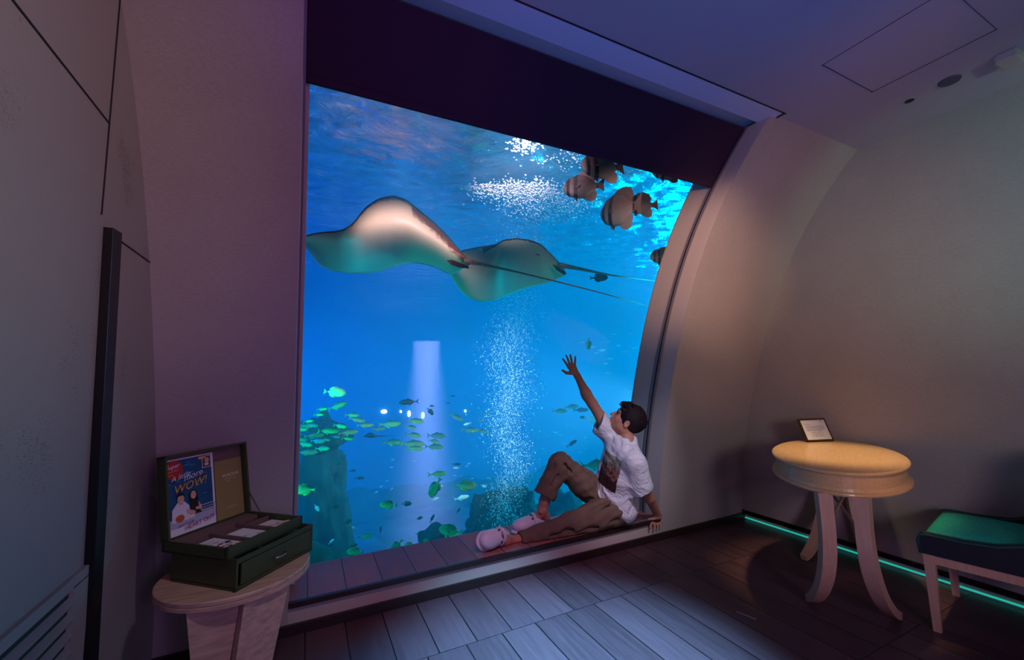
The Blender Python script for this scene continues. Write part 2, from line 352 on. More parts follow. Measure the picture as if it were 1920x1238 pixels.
c = atY(600, 1050, 6.0); rock('boulder', 'low boulder in the bottom left corner of the tank', (c.x, 6.0, c.z-.25), (.42, .4, .42), 21, M['rock'], 4)
c = atY(820, 1015, 6.4); rock('boulder', 'small dark boulder just above the sill boards behind the pale faced fish', (c.x+.02, 6.7, c.z-.05), (.22, .2, .18), 31, M['rock'], 4)

# ------------------------------------------------------------------ fish
def fish_mat(name, back, belly, rough=.45, bands=None):
    """counter-shaded skin: back colour above, belly colour below; optional dark cross bands along the body"""
    m = NT(name); tc = m.n('ShaderNodeTexCoord'); sp = m.n('ShaderNodeSeparateXYZ'); m.l(tc.outputs['Object'], sp.inputs[0])
    nz = m.n('ShaderNodeTexNoise'); nz.inputs['Scale'].default_value = 14; m.l(tc.outputs['Object'], nz.inputs[0])
    ad = m.n('ShaderNodeMath', operation='MULTIPLY_ADD'); m.l(nz.outputs[0], ad.inputs[0]); ad.inputs[1].default_value = .12; m.l(sp.outputs['Z'], ad.inputs[2])
    mr = m.n('ShaderNodeMapRange'); mr.inputs[1].default_value = -.05; mr.inputs[2].default_value = .18; m.l(ad.outputs[0], mr.inputs[0])
    mx = m.n('ShaderNodeMix', data_type='RGBA'); m.l(mr.outputs[0], mx.inputs[0])
    mx.inputs[6].default_value = (*lin(belly), 1); mx.inputs[7].default_value = (*lin(back), 1); res = mx.outputs[2]
    if bands:
        rp = m.n('ShaderNodeValToRGB'); els = rp.color_ramp.elements
        while len(els) > 1: els.remove(els[-1])
        els[0].position = 0; els[0].color = (0, 0, 0, 1)
        for p, w_ in bands:
            for q, v in ((p-w_, 0), (p-w_*.6, 1), (p+w_*.6, 1), (p+w_, 0)):
                e = els.new(min(1, max(0, q))); e.color = (v, v, v, 1)
        m2 = m.n('ShaderNodeMapRange'); m2.inputs[1].default_value = -.5; m2.inputs[2].default_value = .5; m.l(sp.outputs['X'], m2.inputs[0])
        m.l(m2.outputs[0], rp.inputs[0]); m3 = m.n('ShaderNodeMix', data_type='RGBA'); m.l(rp.outputs[0], m3.inputs[0])
        m.l(res, m3.inputs[6]); m3.inputs[7].default_value = (.02, .012, .012, 1); res = m3.outputs[2]
    m.l(res, m.b.inputs['Base Color']); m.b.inputs['Roughness'].default_value = rough
    return m.m
M['jack'] = fish_mat('jack_skin', (46, 92, 66), (150, 190, 130))
M['dark_fish'] = fish_mat('dark_fish_skin', (14, 26, 34), (30, 46, 50))
M['silver'] = fish_mat('silver_skin', (220, 235, 240), (250, 250, 250), .2)
M['pale'] = fish_mat('pale_fish_skin', (215, 220, 190), (240, 240, 215))
M['green'] = fish_mat('green_fish_skin', (34, 96, 72), (110, 180, 120))
M['bat'] = fish_mat('batfish_skin', (96, 72, 68), (140, 120, 112), .5, bands=((.86, .05), (.68, .06), (.16, .03)))
M['bat_fin'] = mat('batfish_fin', (96, 72, 68), .6)
M['eye'] = mat('fish_eye', (8, 8, 10), .15)
PROF = {   # t from head (0) to tail root (1): top, bottom, half width, all in body lengths
 'jack': ([0, .08, .25, .5, .75, .92, 1], [.0, .07, .135, .14, .075, .03, .022], [.0, -.06, -.12, -.125, -.07, -.03, -.022], [.0, .04, .07, .072, .04, .014, .008]),
 'tang': ([0, .06, .2, .45, .72, .93, 1], [.0, .12, .21, .235, .16, .045, .035], [-.02, -.09, -.17, -.2, -.14, -.045, -.035], [.01, .05, .075, .08, .05, .016, .008]),
 'bat': ([0, .05, .18, .42, .68, .92, 1], [.02, .14, .26, .32, .27, .09, .06], [-.03, -.10, -.20, -.27, -.28, -.11, -.06], [.015, .06, .085, .085, .055, .02, .010])}
def prism(bm, pts, th, mi=0):
    a = [bm.verts.new((x, th, z)) for x, z in pts]; b = [bm.verts.new((x, -th, z)) for x, z in pts]
    f1 = bm.faces.new(a[::-1]); f2 = bm.faces.new(b); fs = [f1, f2]; n_ = len(pts)
    for k in range(n_): fs.append(bm.faces.new((a[k], a[(k+1) % n_], b[(k+1) % n_], b[k])))
    for f in fs: f.material_index = mi
def body_mesh(bm, kind, x0=.5, x1=-.34, nt=16, ns=12):
    T, tp, bt, hw = PROF[kind]; rings = []
    for i in range(nt+1):
        t = (i/nt)**1.25; up, dn, wd = np.interp(t, T, tp), np.interp(t, T, bt), np.interp(t, T, hw)
        x = x0+(x1-x0)*t; cz, hz = (up+dn)/2, (up-dn)/2
        rings.append([bm.verts.new((x, math.cos(q)*wd, cz+math.sin(q)*hz)) for q in [2*math.pi*k/ns for k in range(ns)]])
    for a, b in zip(rings, rings[1:]):
        for k in range(ns): bm.faces.new((a[k], a[(k+1) % ns], b[(k+1) % ns], b[k]))
    bm.faces.new(rings[0]); bm.faces.new(rings[-1][::-1])
TAIL = {'jack': [(-.32, .018), (-.38, .05), (-.5, .15), (-.43, .02), (-.43, -.02), (-.5, -.15), (-.38, -.05), (-.32, -.018)],
        'tang': [(-.32, .03), (-.39, .05), (-.5, .13), (-.47, .0), (-.5, -.13), (-.39, -.05), (-.32, -.03)],
        'bat': [(-.31, .055), (-.38, .08), (-.5, .19), (-.48, .0), (-.5, -.17), (-.38, -.07), (-.31, -.055)]}
FINS = {'jack': [[(.12, .12), (.05, .19), (-.02, .15), (-.24, .06), (-.2, .05)], [(.02, -.12), (-.04, -.18), (-.1, -.13), (-.24, -.06), (-.2, -.05)]],
        'tang': [[(.25, .18), (.1, .27), (-.15, .25), (-.27, .12), (-.2, .1)], [(.1, -.17), (0, -.25), (-.15, -.22), (-.27, -.1), (-.2, -.09)]],
        'bat': [[(.24, .27), (.08, .37), (-.10, .39), (-.24, .34), (-.31, .20), (-.27, .10), (-.1, .22)], [(.05, -.24), (-.06, -.33), (-.18, -.38), (-.29, -.34), (-.32, -.18), (-.26, -.09), (-.1, -.22)]]}
def simple_fish(kind, m):
    bm = bmesh.new(); body_mesh(bm, kind); prism(bm, TAIL[kind], .006)
    for f in FINS[kind]: prism(bm, f, .005)
    me = bpy.data.meshes.new(kind+'_fish'); bm.normal_update(); bm.to_mesh(me); bm.free(); me.materials.append(m)
    me.polygons.foreach_set('use_smooth', [True]*len(me.polygons)); return me
MESH = {}
def fish_matrix(px, py, Y, lpx, head, ang, turn):
    p = atY(px, py, Y); depth = p.x*FW.x+p.y*FW.y+(p.z-EYE)*FW.z
    L = lpx/FPX*depth/max(.35, math.cos(R(turn)))
    h = Vector((RT.x, RT.y, 0)).normalized()*head; h = Matrix.Rotation(R(turn), 3, 'Z') @ h
    x = (h*math.cos(R(ang))+Vector((0, 0, 1))*math.sin(R(ang))).normalized()
    z = (Vector((0, 0, 1))-x*x.z).normalized() if abs(x.z) < .97 else Vector((h.x, h.y, 0)).normalized()*-1
    y = z.cross(x)
    return Matrix(((x.x, y.x, z.x, p.x), (x.y, y.y, z.y, p.y), (x.z, y.z, z.z, p.z), (0, 0, 0, 1))) @ Matrix.Scale(L, 4)
def fish(name, kind, mk, px, py, lpx, head=1, ang=0, Y=8, turn=0, label='', cat='fish', group=None):
    k = (kind, mk)
    if k not in MESH: MESH[k] = simple_fish(kind, M[mk])
    o = bpy.data.objects.new(name, MESH[k]); COL.objects.link(o); o.matrix_world = fish_matrix(px, py, Y, lpx, head, ang, turn)
    return tag(o, label, cat, group)
rnd = random.Random(4)
# dense school beside the left rock pillar
G1 = 'dense school before the left rock pillar'
for i, (x, y, l, a) in enumerate([(405, 462, 140, 4), (600, 425, 230, 16), (365, 535, 120, 0), (165, 685, 200, 0), (280, 672, 150, -6), (130, 725, 170, 0), (640, 680, 170, -8),
        (490, 745, 215, -4), (740, 765, 200, 4), (580, 818, 100, -8), (735, 845, 130, -6), (300, 805, 195, 2), (345, 875, 180, -2), (110, 858, 160, -4), (180, 915, 190, -8), (405, 972, 185, 2), (210, 1020, 210, -3),
        (790, 540, 165, -3), (850, 600, 180, -12), (960, 670, 170, -2), (60, 790, 130, 3), (450, 860, 110, -5), (230, 620, 120, 5), (60, 640, 110, 0)]):
    fish('jack_fish', 'jack', 'jack', 545+x/6.878, 700+y/6.878, l/6.878*1.25, 1, a, 5.6+1.3*rnd.random(), rnd.uniform(-20, 20),
         'green silvery fish in the dense school before the left rock pillar', group=G1)
G2 = 'loose school swimming right across the middle of the tank'
for x, y, l, a in [(440, 392, 180, -8), (390, 458, 125, -6), (420, 540, 165, -8), (665, 548, 195, -2), (640, 605, 120, -10), (200, 620, 215, 0), (410, 635, 240, -2), (430, 683, 185, -4), (640, 665, 195, 0), (170, 425, 235, 2), (50, 475, 140, 2)]:
    fish('jack_fish', 'jack', 'jack', 700+x/5.627, 720+y/5.627, l/5.627*1.1, 1, a, 6.6+rnd.random(), rnd.uniform(-15, 15),
         'green fork tailed fish in the loose school in the middle of the tank', group=G2)
G3 = 'green fish left of the bubble column'
for x, y, l, a in [(870, 350, 160, -25), (1020, 487, 185, -3), (1150, 500, 120, -8), (1130, 385, 60, 10), (1200, 315, 70, 0)]:
    fish('jack_fish', 'jack', 'jack', 700+x/5.627, 720+y/5.627, l/5.627*1.1, 1, a, 7.6, rnd.uniform(-15, 15), 'green fork tailed fish beside the left edge of the bubble column', group=G3)
def Z4(x, y): return 700+x/5.627, 720+y/5.627
def Z5(x, y): return 600+x/6.4, 900+y/6.4
# fish one can single out
fish('unicornfish', 'tang', 'pale', 628, 736, 40, 1, -8, 5.6, 8, 'pale cream fish alone above the dense school at left')
fish('unicornfish', 'jack', 'dark_fish', *Z4(375, 192), 38, -1, -3, 6.8, 5, 'dark slender fish just left of the lit column of water')
fish('reef_fish', 'jack', 'dark_fish', *Z4(622, 233), 11, -1, 0, 7, 0, 'tiny dark fish over the round dark fish in the light column')
fish('reef_fish', 'tang', 'dark_fish', *Z4(600, 292), 17, 1, -50, 7, 10, 'small round dark fish tilted down inside the light column')
fish('reef_fish', 'jack', 'dark_fish', *Z4(835, 127), 11, 1, 0, 9, 0, 'tiny dark fish right of the light column, the higher of two', )
fish('reef_fish', 'jack', 'dark_fish', *Z4(785, 203), 9, 1, 0, 9, 0, 'tiny dark fish right of the light column, the lower of two')
fish('reef_fish', 'jack', 'silver', *Z4(990, 422), 15, -1, -18, 6.5, 0, 'small bright mint fish between the dark slanting fish and the bubbles')
fish('jack_fish', 'jack', 'green', *Z4(675, 952), 36, 1, 2, 5.6, 5, 'green fork tailed fish above the head down green fish')
fish('unicornfish', 'tang', 'green', *Z4(655, 1095), 40, -1, -62, 5.2, 0, 'green fish swimming head down below the middle school')
fish('unicornfish', 'tang', 'green', *Z4(975, 1078), 40, 1, -3, 5.4, 5, 'dark green long fish facing right near the rock mound')
fish('reef_fish', 'jack', 'dark_fish', *Z4(875, 848), 17, 1, 0, 8, 0, 'thin dark fish above a small silver fish left of the bubbles')
fish('reef_fish', 'jack', 'silver', *Z4(875, 888), 13, -1, 0, 8, 0, 'small silver fish beneath the thin dark fish')
fish('reef_fish', 'jack', 'silver', *Z4(930, 1203), 30, 1, 12, 6, 0, 'bright white fish flashing below the dark green long fish')
fish('reef_fish', 'jack', 'silver', *Z4(655, 1215), 15, 1, 20, 6.4, 0, 'small white sliver of a fish under the head down green fish')
fish('butterflyfish', 'tang', 'silver', *Z4(1165, 1080), 11, 1, -20, 7, 0, 'small silver fish over the rock mound, the higher of two')
fish('butterflyfish', 'tang', 'silver', *Z4(1205, 1150), 11, 1, -70, 7, 0, 'small silver fish over the rock mound, the lower of two')
fish('surgeonfish', 'tang', 'green', *Z5(820, 302), 33, -1, 0, 5.2, 0, 'stubby yellow green fish facing left low in the middle of the tank')
fish('reef_fish', 'tang', 'dark_fish', *Z5(1040, 288), 19, 1, 0, 6.5, 0, 'small dark fish just right of the stubby yellow green fish')
fish('reef_fish', 'tang', 'dark_fish', *Z5(190, 322), 14, -1, 0, 6, 10, 'small dark green fish at the right edge of the rock pillar')
fish('reef_fish', 'tang', 'dark_fish', *Z5(330, 505), 15, 1, 20, 6, 10, 'small dark fish low beside the foot of the rock pillar')
fish('reef_fish', 'jack', 'silver', *Z5(335, 583), 27, 1, 3, 7.5, 0, 'long pale streak of a fish low beside the rock pillar foot')
fish('reef_fish', 'jack', 'dark_fish', *Z5(727, 600), 14, 1, 80, 6.5, 0, 'thin dark fish pointing straight up low in the tank')
fish('reef_fish', 'jack', 'dark_fish', *Z5(1345, 465), 18, 1, 62, 6, 0, 'dark fish rising steeply between the sill and the white fish')
fish('reef_fish', 'jack', 'dark_fish', *Z5(1660, 370), 13, 1, 50, 7, 0, 'small dark fish rising below the bright white fish')
fish('reef_fish', 'jack', 'dark_fish', *Z5(1850, 358), 17, 1, 5, 7, 0, 'dark slim fish left of the rock mound, the upper of two')
fish('reef_fish', 'jack', 'dark_fish', *Z5(1820, 450), 16, 1, 28, 7, 0, 'dark slim fish left of the rock mound, the lower of two')
fish('reef_fish', 'tang', 'dark_fish', *Z5(1195, 460), 10, 1, 0, 8, 40, 'tiny dark round fish in the open blue above the sill')
fish('reef_fish', 'jack', 'dark_fish', *Z5(1195, 635), 17, 1, 20, 6, 0, 'dark fish just above the middle of the sill boards')
fish('reef_fish', 'jack', 'green', *Z5(540, 682), 30, 1, 2, 6, 0, 'faint green fish low at left over the pale sand')
fish('reef_fish', 'jack', 'silver', *Z5(135, 742), 15, 1, 42, 6.2, 0, 'pale small fish rising in front of the pillar foot')
fish('reef_fish', 'jack', 'dark_fish', *Z5(390, 790), 20, 1, 12, 5.6, 0, 'dark fish above the big dim green fish at the bottom left')
fish('surgeonfish', 'tang', 'green', *Z5(420, 862), 32, -1, 0, 5.4, 0, 'big dim green fish near the sill at the bottom left')
fish('surgeonfish', 'tang', 'green', *Z5(915, 800), 32, -1, -48, 5.4, 10, 'olive fish diving behind the sill with its tail raised')
fish('reef_fish', 'tang', 'green', *Z5(1060, 772), 15, 1, 10, 5.6, 0, 'small green fish touching the sill line right of the olive tail')
fish('reef_fish', 'tang', 'green', *Z5(1262, 727), 14, 1, 8, 5.6, 0, 'small green fish beside the dark boulder over the sill')
fish('reef_fish', 'jack', 'dark_fish', *Z5(1775, 622), 13, -1, 0, 6, 0, 'small dark fish behind the tail of the pale faced fish')
fish('reef_fish', 'tang', 'silver', 594, 953, 14, 1, -60, 6.6, 10, 'small pale oval fish in front of the pillar below the big pale fish')
fish('trevally', 'tang', 'jack', 571, 919, 44, -1, 0, 5.2, 0, 'big pale fish at the left window edge with tail to the right')
fish('reef_fish', 'jack', 'dark_fish', 631, 868, 18, 1, -18, 6, 0, 'dark fish at the right edge of the pillar under the school')
fish('reef_fish', 'jack', 'dark_fish', 674, 896.5, 20, 1, 0, 7, 0, 'dim dark fish right of the pillar, the lower of two')
fish('reef_fish', 'jack', 'dark_fish', 661, 883, 14, 1, 5, 7, 0, 'dim dark fish right of the pillar, the upper of two')
fish('reef_fish', 'tang', 'green', 1103.5, 645, 22, -1, -78, 6, 10, 'green fish hanging head down right of the raised hand')
fish('jack_fish', 'jack', 'jack', 1049, 771, 30, 1, -2, 6.5, 0, 'green fish left of the forearm, lowest of three')
fish('jack_fish', 'jack', 'jack', 1071, 763, 30, 1, 4, 7.5, 0, 'green fish left of the forearm, highest of three')
fish('jack_fish', 'jack', 'dark_fish', 1089, 769, 30, 1, 0, 6.8, 0, 'dark green fish left of the forearm, nearest to the arm')
fish('reef_fish', 'tang', 'dark_fish', 1093, 783, 12, -1, 0, 6.6, 0, 'tiny black fish before the bright flash beside the sleeve')
fish('reef_fish', 'jack', 'dark_fish', 1072, 832, 24, 1, 32, 6, 0, 'dark fish rising between the knee and the shirt')
fish('trevally', 'jack', 'jack', 1117, 872, 62, 1, 2, 5.2, 0, 'large fish with a forked tail half hidden behind the shirt')
fish('reef_fish', 'tang', 'silver', 1107, 787, 22, 1, 0, 6, 0, 'bright white flash of a fish beside the sleeve')
fish('reef_fish', 'tang', 'dark_fish', 1123, 521, 34, 1, 0, 5.0, 0, 'dark spotted fish under the tail of the farther stingray')
G4 = 'tiny silver fish right of the raised hand'
for x, y, l, a in [(1127.5, 657, 13, 3), (1140, 641, 8, 0), (1143, 672.5, 11, 2), (1139, 699, 10, 8), (1112, 651, 9, -14), (1184, 625, 9, 0), (1172, 659, 9, 0), (1160, 648, 7, 0), (1118, 662, 8, -20), (1180, 690, 8, 0), (1135, 682, 8, -5),
                   (1092, 642, 8, -10), (1190, 652, 10, -12), (1150, 627, 7, 4), (1178, 727, 16, 0)]:
    fish('sardine', 'jack', 'silver', x, y, l*1.2, rnd.choice((1, -1)), a, 6.5+rnd.random()*2, rnd.uniform(-20, 20), 'tiny silver fish right of the raised hand near the window edge', group=G4)
G5 = 'tiny pale fish far off in the lower middle'
for i in range(16):
    fish('sardine', 'jack', 'silver', rnd.uniform(690, 900), rnd.uniform(862, 925), rnd.uniform(4, 8), 1, rnd.uniform(-10, 40), 10+rnd.random()*2, 0, 'tiny pale fish far off in the lower middle of the tank', group=G5)
G6 = 'tiny pale fish behind the knee'
for i in range(14):
    fish('sardine', 'jack', 'silver', rnd.uniform(1010, 1140), rnd.uniform(775, 850), rnd.uniform(4, 9), rnd.choice((1, -1)), rnd.uniform(-20, 20), 9+rnd.random()*2, 0, 'tiny pale fish far off between the bubbles and the shirt', group=G6)

def big_fish(name, kind, m, finm, px, py, lpx, head, ang, Y, turn, label, eye=(.40, .05)):
    root = bpy.data.objects.new(name, None); COL.objects.link(root); root.matrix_world = fish_matrix(px, py, Y, lpx, head, ang, turn)
    bm = bmesh.new(); body_mesh(bm, kind, nt=24, ns=18); bobj('body', bm, m, root, smooth=True)
    bm = bmesh.new(); prism(bm, TAIL[kind], .007); bobj('tail_fin', bm, finm, root)
    for nm, f in zip(('dorsal_fin', 'anal_fin'), FINS[kind]):
        bm = bmesh.new(); prism(bm, f, .008); bobj(nm, bm, m if kind == 'bat' else finm, root)
    for s in (1, -1):
        bm = bmesh.new(); bmesh.ops.create_uvsphere(bm, u_segments=10, v_segments=8, radius=.022); bmesh.ops.translate(bm, verts=bm.verts, vec=(eye[0], s*.052, eye[1])); bobj('eye', bm, M['eye'], root, smooth=True)
        bm = bmesh.new(); prism(bm, [(.22, -.02), (.12, .03), (.05, .0), (.1, -.05)], .004); bmesh.ops.rotate(bm, verts=bm.verts, cent=(.22, 0, 0), matrix=Matrix.Rotation(s*-.35, 3, 'Z'))
        bmesh.ops.translate(bm, verts=bm.verts, vec=(0, s*.082, 0)); bobj('pectoral_fin', bm, finm, root)
        bm = bmesh.new(); prism(bm, [(.24, -.16), (.20, -.27), (.15, -.34), (.14, -.25), (.17, -.16)], .005); bmesh.ops.translate(bm, verts=bm.verts, vec=(0, s*.02, 0)); bobj('pelvic_fin', bm, finm, root)
    return tag(root, label, 'fish')
big_fish('batfish', 'bat', M['bat'], M['bat_fin'], 1130, 313, 84, -1, -4, 2.85, 12, 'topmost batfish, tan and lit, its back cut off by the blind')
big_fish('batfish', 'bat', M['bat'], M['bat_fin'], 1094, 351, 74, -1, 2, 3.05, -18, 'leftmost dark batfish below the topmost one by the glitter')
big_fish('batfish', 'bat', M['bat'], M['bat_fin'], 1202, 385, 64, -1, 0, 3.15, 0, 'dark banded batfish furthest right, seen side on, tail to the right')
big_fish('batfish', 'bat', M['bat'], M['bat_fin'], 1163, 394, 50, -1, 8, 2.95, -62, 'batfish turned nose on, overlapping the banded batfish')
big_fish('batfish', 'bat', M['bat'], M['bat_fin'], 1244, 482, 50, -1, 0, 3.5, 0, 'batfish half hidden behind the right window edge at mid height')
big_fish('batfish', 'bat', M['bat'], M['bat_fin'], 1252, 322, 60, -1, 0, 2.8, 0, 'batfish of which only a fin shows below the right end of the blind')
big_fish('grouper', 'tang', M['green'], M['green'], 845, 996, 46, -1, 4, 4.9, -14, 'large green fish with a pale face at the sill left of the white clogs', (.38, .06))

# small dark ray gliding through the school
def small_ray():
    root = bpy.data.objects.new('eagle_ray', None); COL.objects.link(root); root.matrix_world = fish_matrix(706, 818, 6.8, 44, -1, 4, 25)
    bm = bmesh.new(); rings = []
    for i in range(13):
        t = i/12; x = .5-.6*t; wd = .36*math.sin(math.pi*min(1, t*1.02))**1.3+.01; th = .06*math.sin(math.pi*min(.98, max(.02, t)))+.005
        rings.append([bm.verts.new((x, wd*math.cos(q), th*math.sin(q)+.22*(wd*math.cos(q))**2*3)) for q in [2*math.pi*k/12 for k in range(12)]])
    for a, b in zip(rings, rings[1:]):
        for k in range(12): bm.faces.new((a[k], a[(k+1) % 12], b[(k+1) % 12], b[k]))
    bm.faces.new(rings[0]); bm.faces.new(rings[-1][::-1]); bobj('body', bm, M['dark_fish'], root, smooth=True)
    bm = bmesh.new(); tube(bm, [(-.08, 0, 0), (-.4, 0, .0), (-.8, 0, .03)], [.022, .012, .004], 6); bobj('tail', bm, M['dark_fish'], root, smooth=True)
    tag(root, 'small dark ray gliding behind the right end of the dense school', 'ray')
small_ray()

# ------------------------------------------------------------------ stingrays
def ray_skin(name, base, edge):
    m = NT(name); at = m.n('ShaderNodeAttribute', attribute_name='rim'); tc = m.n('ShaderNodeTexCoord')
    nz = m.n('ShaderNodeTexNoise'); nz.inputs['Scale'].default_value = 26; nz.inputs['Detail'].default_value = 6; m.l(tc.outputs['Object'], nz.inputs[0])
    ad = m.n('ShaderNodeMath', operation='MULTIPLY_ADD'); m.l(nz.outputs[0], ad.inputs[0]); ad.inputs[1].default_value = .9; m.l(at.outputs['Fac'], ad.inputs[2])
    rp = m.n('ShaderNodeValToRGB'); e = rp.color_ramp.elements; e[0].position = .62; e[1].position = 1.0
    e[0].color = (*lin(base), 1); e[1].color = (*lin(edge), 1); m.l(ad.outputs[0], rp.inputs[0]); m.l(rp.outputs[0], m.b.inputs['Base Color'])
    m.b.inputs['Roughness'].default_value = .5; return m.m
M['ray_under'] = ray_skin('ray_underside', (178, 184, 160), (96, 66, 54))
M['ray_back'] = mat('ray_back', (66, 54, 50), .55, var=.3, bscale=20)
M['ray_fin'] = mat('ray_fin', (40, 34, 38), .5)
M['ray_tail'] = mat('ray_tail', (150, 120, 98), .45, var=.4, bscale=60)
def stingray(name, label, top, bot, Yc, curl, reach, rimtop, tail, fins, mouth, head=0):
    xs = np.linspace(top[0][0], top[-1][0], 61); NV = 26
    tt = np.interp(xs, *zip(*top)); bb = np.interp(xs, *zip(*bot))
    # smooth contours a little
    for _ in range(2):
        tt[1:-1] = (tt[:-2]+2*tt[1:-1]+tt[2:])/4; bb[1:-1] = (bb[:-2]+2*bb[1:-1]+bb[2:])/4
    hmax = (bb-tt).max(); V = []; F = []; rim = []; fm = []
    cu = np.interp(xs, *zip(*curl))
    for side in (0, 1):
        for i, x in enumerate(xs):
            hp = (bb[i]-tt[i]); H = hp/FPX*(Yc*1.05)
            u = i/60
            for k in range(NV+1):
                v = k/NV; py = bb[i]+(tt[i]-bb[i])*v
                Y = Yc+H*(reach*(1-v)**2+cu[i]*v**4*.5)+.25*(u-.5)
                p = atY(x, py, Y)
                th = .30*H*math.sqrt(max(0, v*(1-v)))*min(1, 3*(1-abs(2*u-1)))
                if side: p = p+Vector((.0, .8, .45))*th
                V.append(p)
                e = min(v*2.2, (1-v), .5)*H*2
                r = 1-min(1, (1-v)*H/(.085*rimtop(x)+1e-4)); rim.append(max(0, r))
    n1 = 61*(NV+1)
    for s in (0, 1):
        for i in range(60):
            for k in range(NV):
                a = s*n1+i*(NV+1)+k; q = (a, a+NV+1, a+NV+2, a+1); F.append(q if not s else q[::-1]); fm.append(s)
    root = empty(name, atY(sum(xs)/61, (tt.mean()+bb.mean())/2, Yc)); inv = Matrix.Translation(-root.location)
    V = [inv @ p for p in V]
    o = obj('body', V, F, None, root, mats=[M['ray_under'], M['ray_back']], fm=fm)
    at = o.data.attributes.new('rim', 'FLOAT', 'POINT'); at.data.foreach_set('value', np.array(rim, dtype=np.float32))
    bm = bmesh.new(); bm.from_mesh(o.data); bmesh.ops.remove_doubles(bm, verts=bm.verts, dist=.0015); bm.to_mesh(o.data); bm.free()
    bm = bmesh.new(); tube(bm, [inv @ atY(x, y, Y) for x, y, Y, r in tail], [t[3] for t in tail], 10); bobj('tail', bm, M['ray_tail'], root, smooth=True)
    for f in fins:
        bm = bmesh.new(); P = [inv @ atY(x, y, Y) for x, y, Y in f]
        a = [bm.verts.new(p) for p in P]; b = [bm.verts.new(p+Vector((0, .02, .01))) for p in P]; bm.faces.new(a); bm.faces.new(b[::-1])
        for k in range(len(P)): bm.faces.new((a[k], b[k], b[(k+1) % len(P)], a[(k+1) % len(P)]))
        bobj('pelvic_fin', bm, M['ray_fin'], root)
    for mth in mouth:
        bm = bmesh.new(); tube(bm, [inv @ atY(x, y, Y-.03) for x, y, Y in mth], .006, 6); bobj('mouth', bm, M['ray_fin'], root)
    return tag(root, label, 'stingray')
def Z1(*pts): return [(540+x/2.381, 100+y/2.381) for x, y in pts]
top1 = Z1((45, 822), (130, 800), (240, 790), (290, 760), (340, 690), (400, 648), (470, 632), (530, 652), (600, 710), (660, 760), (710, 810), (760, 870), (815, 930))
bot1 = Z1((45, 826), (80, 870), (110, 910), (135, 945), (180, 968), (260, 982), (340, 985), (420, 972), (500, 945), (560, 935), (620, 945), (680, 965), (720, 992), (760, 975), (815, 942))
stingray('stingray', 'large pale stingray at left, seen from below with a raised pinkish wing', top1, bot1, 3.55,
         [(559, 0), (640, .3), (680, 1.2), (740, 1.7), (830, 1.5), (882, .2)], 1.5, lambda x: (.5 if x < 770 else 1.6) if x > 660 else .25,
         [(872, 489, 3.62, .026), (900, 495, 3.66, .018), (960, 508, 3.75, .011), (1040, 527, 3.85, .009), (1130, 550, 3.95, .007), (1215, 574, 4.05, .005)],
         [[(838, 489, 3.62), (848, 488, 3.60), (878, 499, 3.60), (880, 504, 3.61), (860, 502, 3.61), (846, 497, 3.62)]],
         [[(617, 461, 3.66), (626, 459, 3.655), (640, 461, 3.64)], [(622, 470, 3.68), (632, 471, 3.68), (641, 466, 3.66), (638, 461, 3.65)]])
top2 = Z1((700, 930), (775, 880), (850, 864), (930, 852), (960, 832), (1020, 824), (1080, 832), (1130, 850), (1170, 890), (1200, 920), (1225, 950), (1243, 984))
bot2 = Z1((700, 934), (730, 1000), (760, 1050), (800, 1090), (860, 1112), (920, 1105), (980, 1080), (1050, 1055), (1120, 1035), (1180, 1020), (1220, 1000), (1243, 986))
stingray('stingray', 'smaller teal stingray at right, partly behind the large one', top2, bot2, 4.6,
         [(834, 1.2), (905, 1.8), (935, .2), (1060, .1)], .7, lambda x: .35,
         [(1048, 497, 4.62, .038), (1080, 503, 4.66, .028), (1120, 511, 4.7, .018), (1150, 517, 4.75, .012), (1240, 528, 4.9, .008)],
         [[(1036, 496, 4.60), (1046, 500, 4.58), (1062, 512, 4.60), (1058, 516, 4.60), (1046, 508, 4.60)]],
         [[(1004, 476, 4.62), (1012, 479, 4.62)]])

# ------------------------------------------------------------------ bubbles, foam and blobs imitating surface glints
M['bubble'] = mat('air_bubble', (225, 240, 255), .25)
def blobs(name, pts, m, label, cat):
    V = []; F = []
    base = [(1, 0, 0), (-1, 0, 0), (0, 1, 0), (0, -1, 0), (0, 0, 1), (0, 0, -1)]
    fc = [(0, 2, 4), (2, 1, 4), (1, 3, 4), (3, 0, 4), (2, 0, 5), (1, 2, 5), (3, 1, 5), (0, 3, 5)]
    for (p, s) in pts:
        k = len(V)
        for b in base: V.append((p[0]+b[0]*s[0], p[1]+b[1]*s[1], p[2]+b[2]*s[2]))
        F += [(a+k, b+k, c+k) for a, b, c in fc]
    o = obj(name, V, F, m); return tag(o, label, cat, kind='stuff')
rb = random.Random(11); pts = []
for i in range(13000):
    t = rb.random()**.9                      # 0 bottom, 1 top
    py = 1000-(1000-395)*t
    cx = np.interp(py, [395, 480, 600, 760, 900, 1000], [1010, 975, 962, 950, 958, 950]); sp = np.interp(py, [395, 480, 600, 760, 900, 1000], [62, 52, 40, 34, 30, 34])
    px = cx+rb.gauss(0, 1)*sp*.62+8*math.sin(py*.045)
    p = atY(px, py, 5.6+rb.gauss(0, .25)); r = .0028+.006*rb.random()**4
    pts.append((p, (r, r, r*rb.uniform(1, 1.8))))
for i in range(500):
    p = atY(rb.uniform(800, 1150), rb.uniform(430, 760), 5+rb.random()); r = .003; pts.append((p, (r, r, r)))
blobs('bubble_column', pts, M['bubble'], 'column of rising white air bubbles in the middle of the tank', 'bubbles')
pts = []
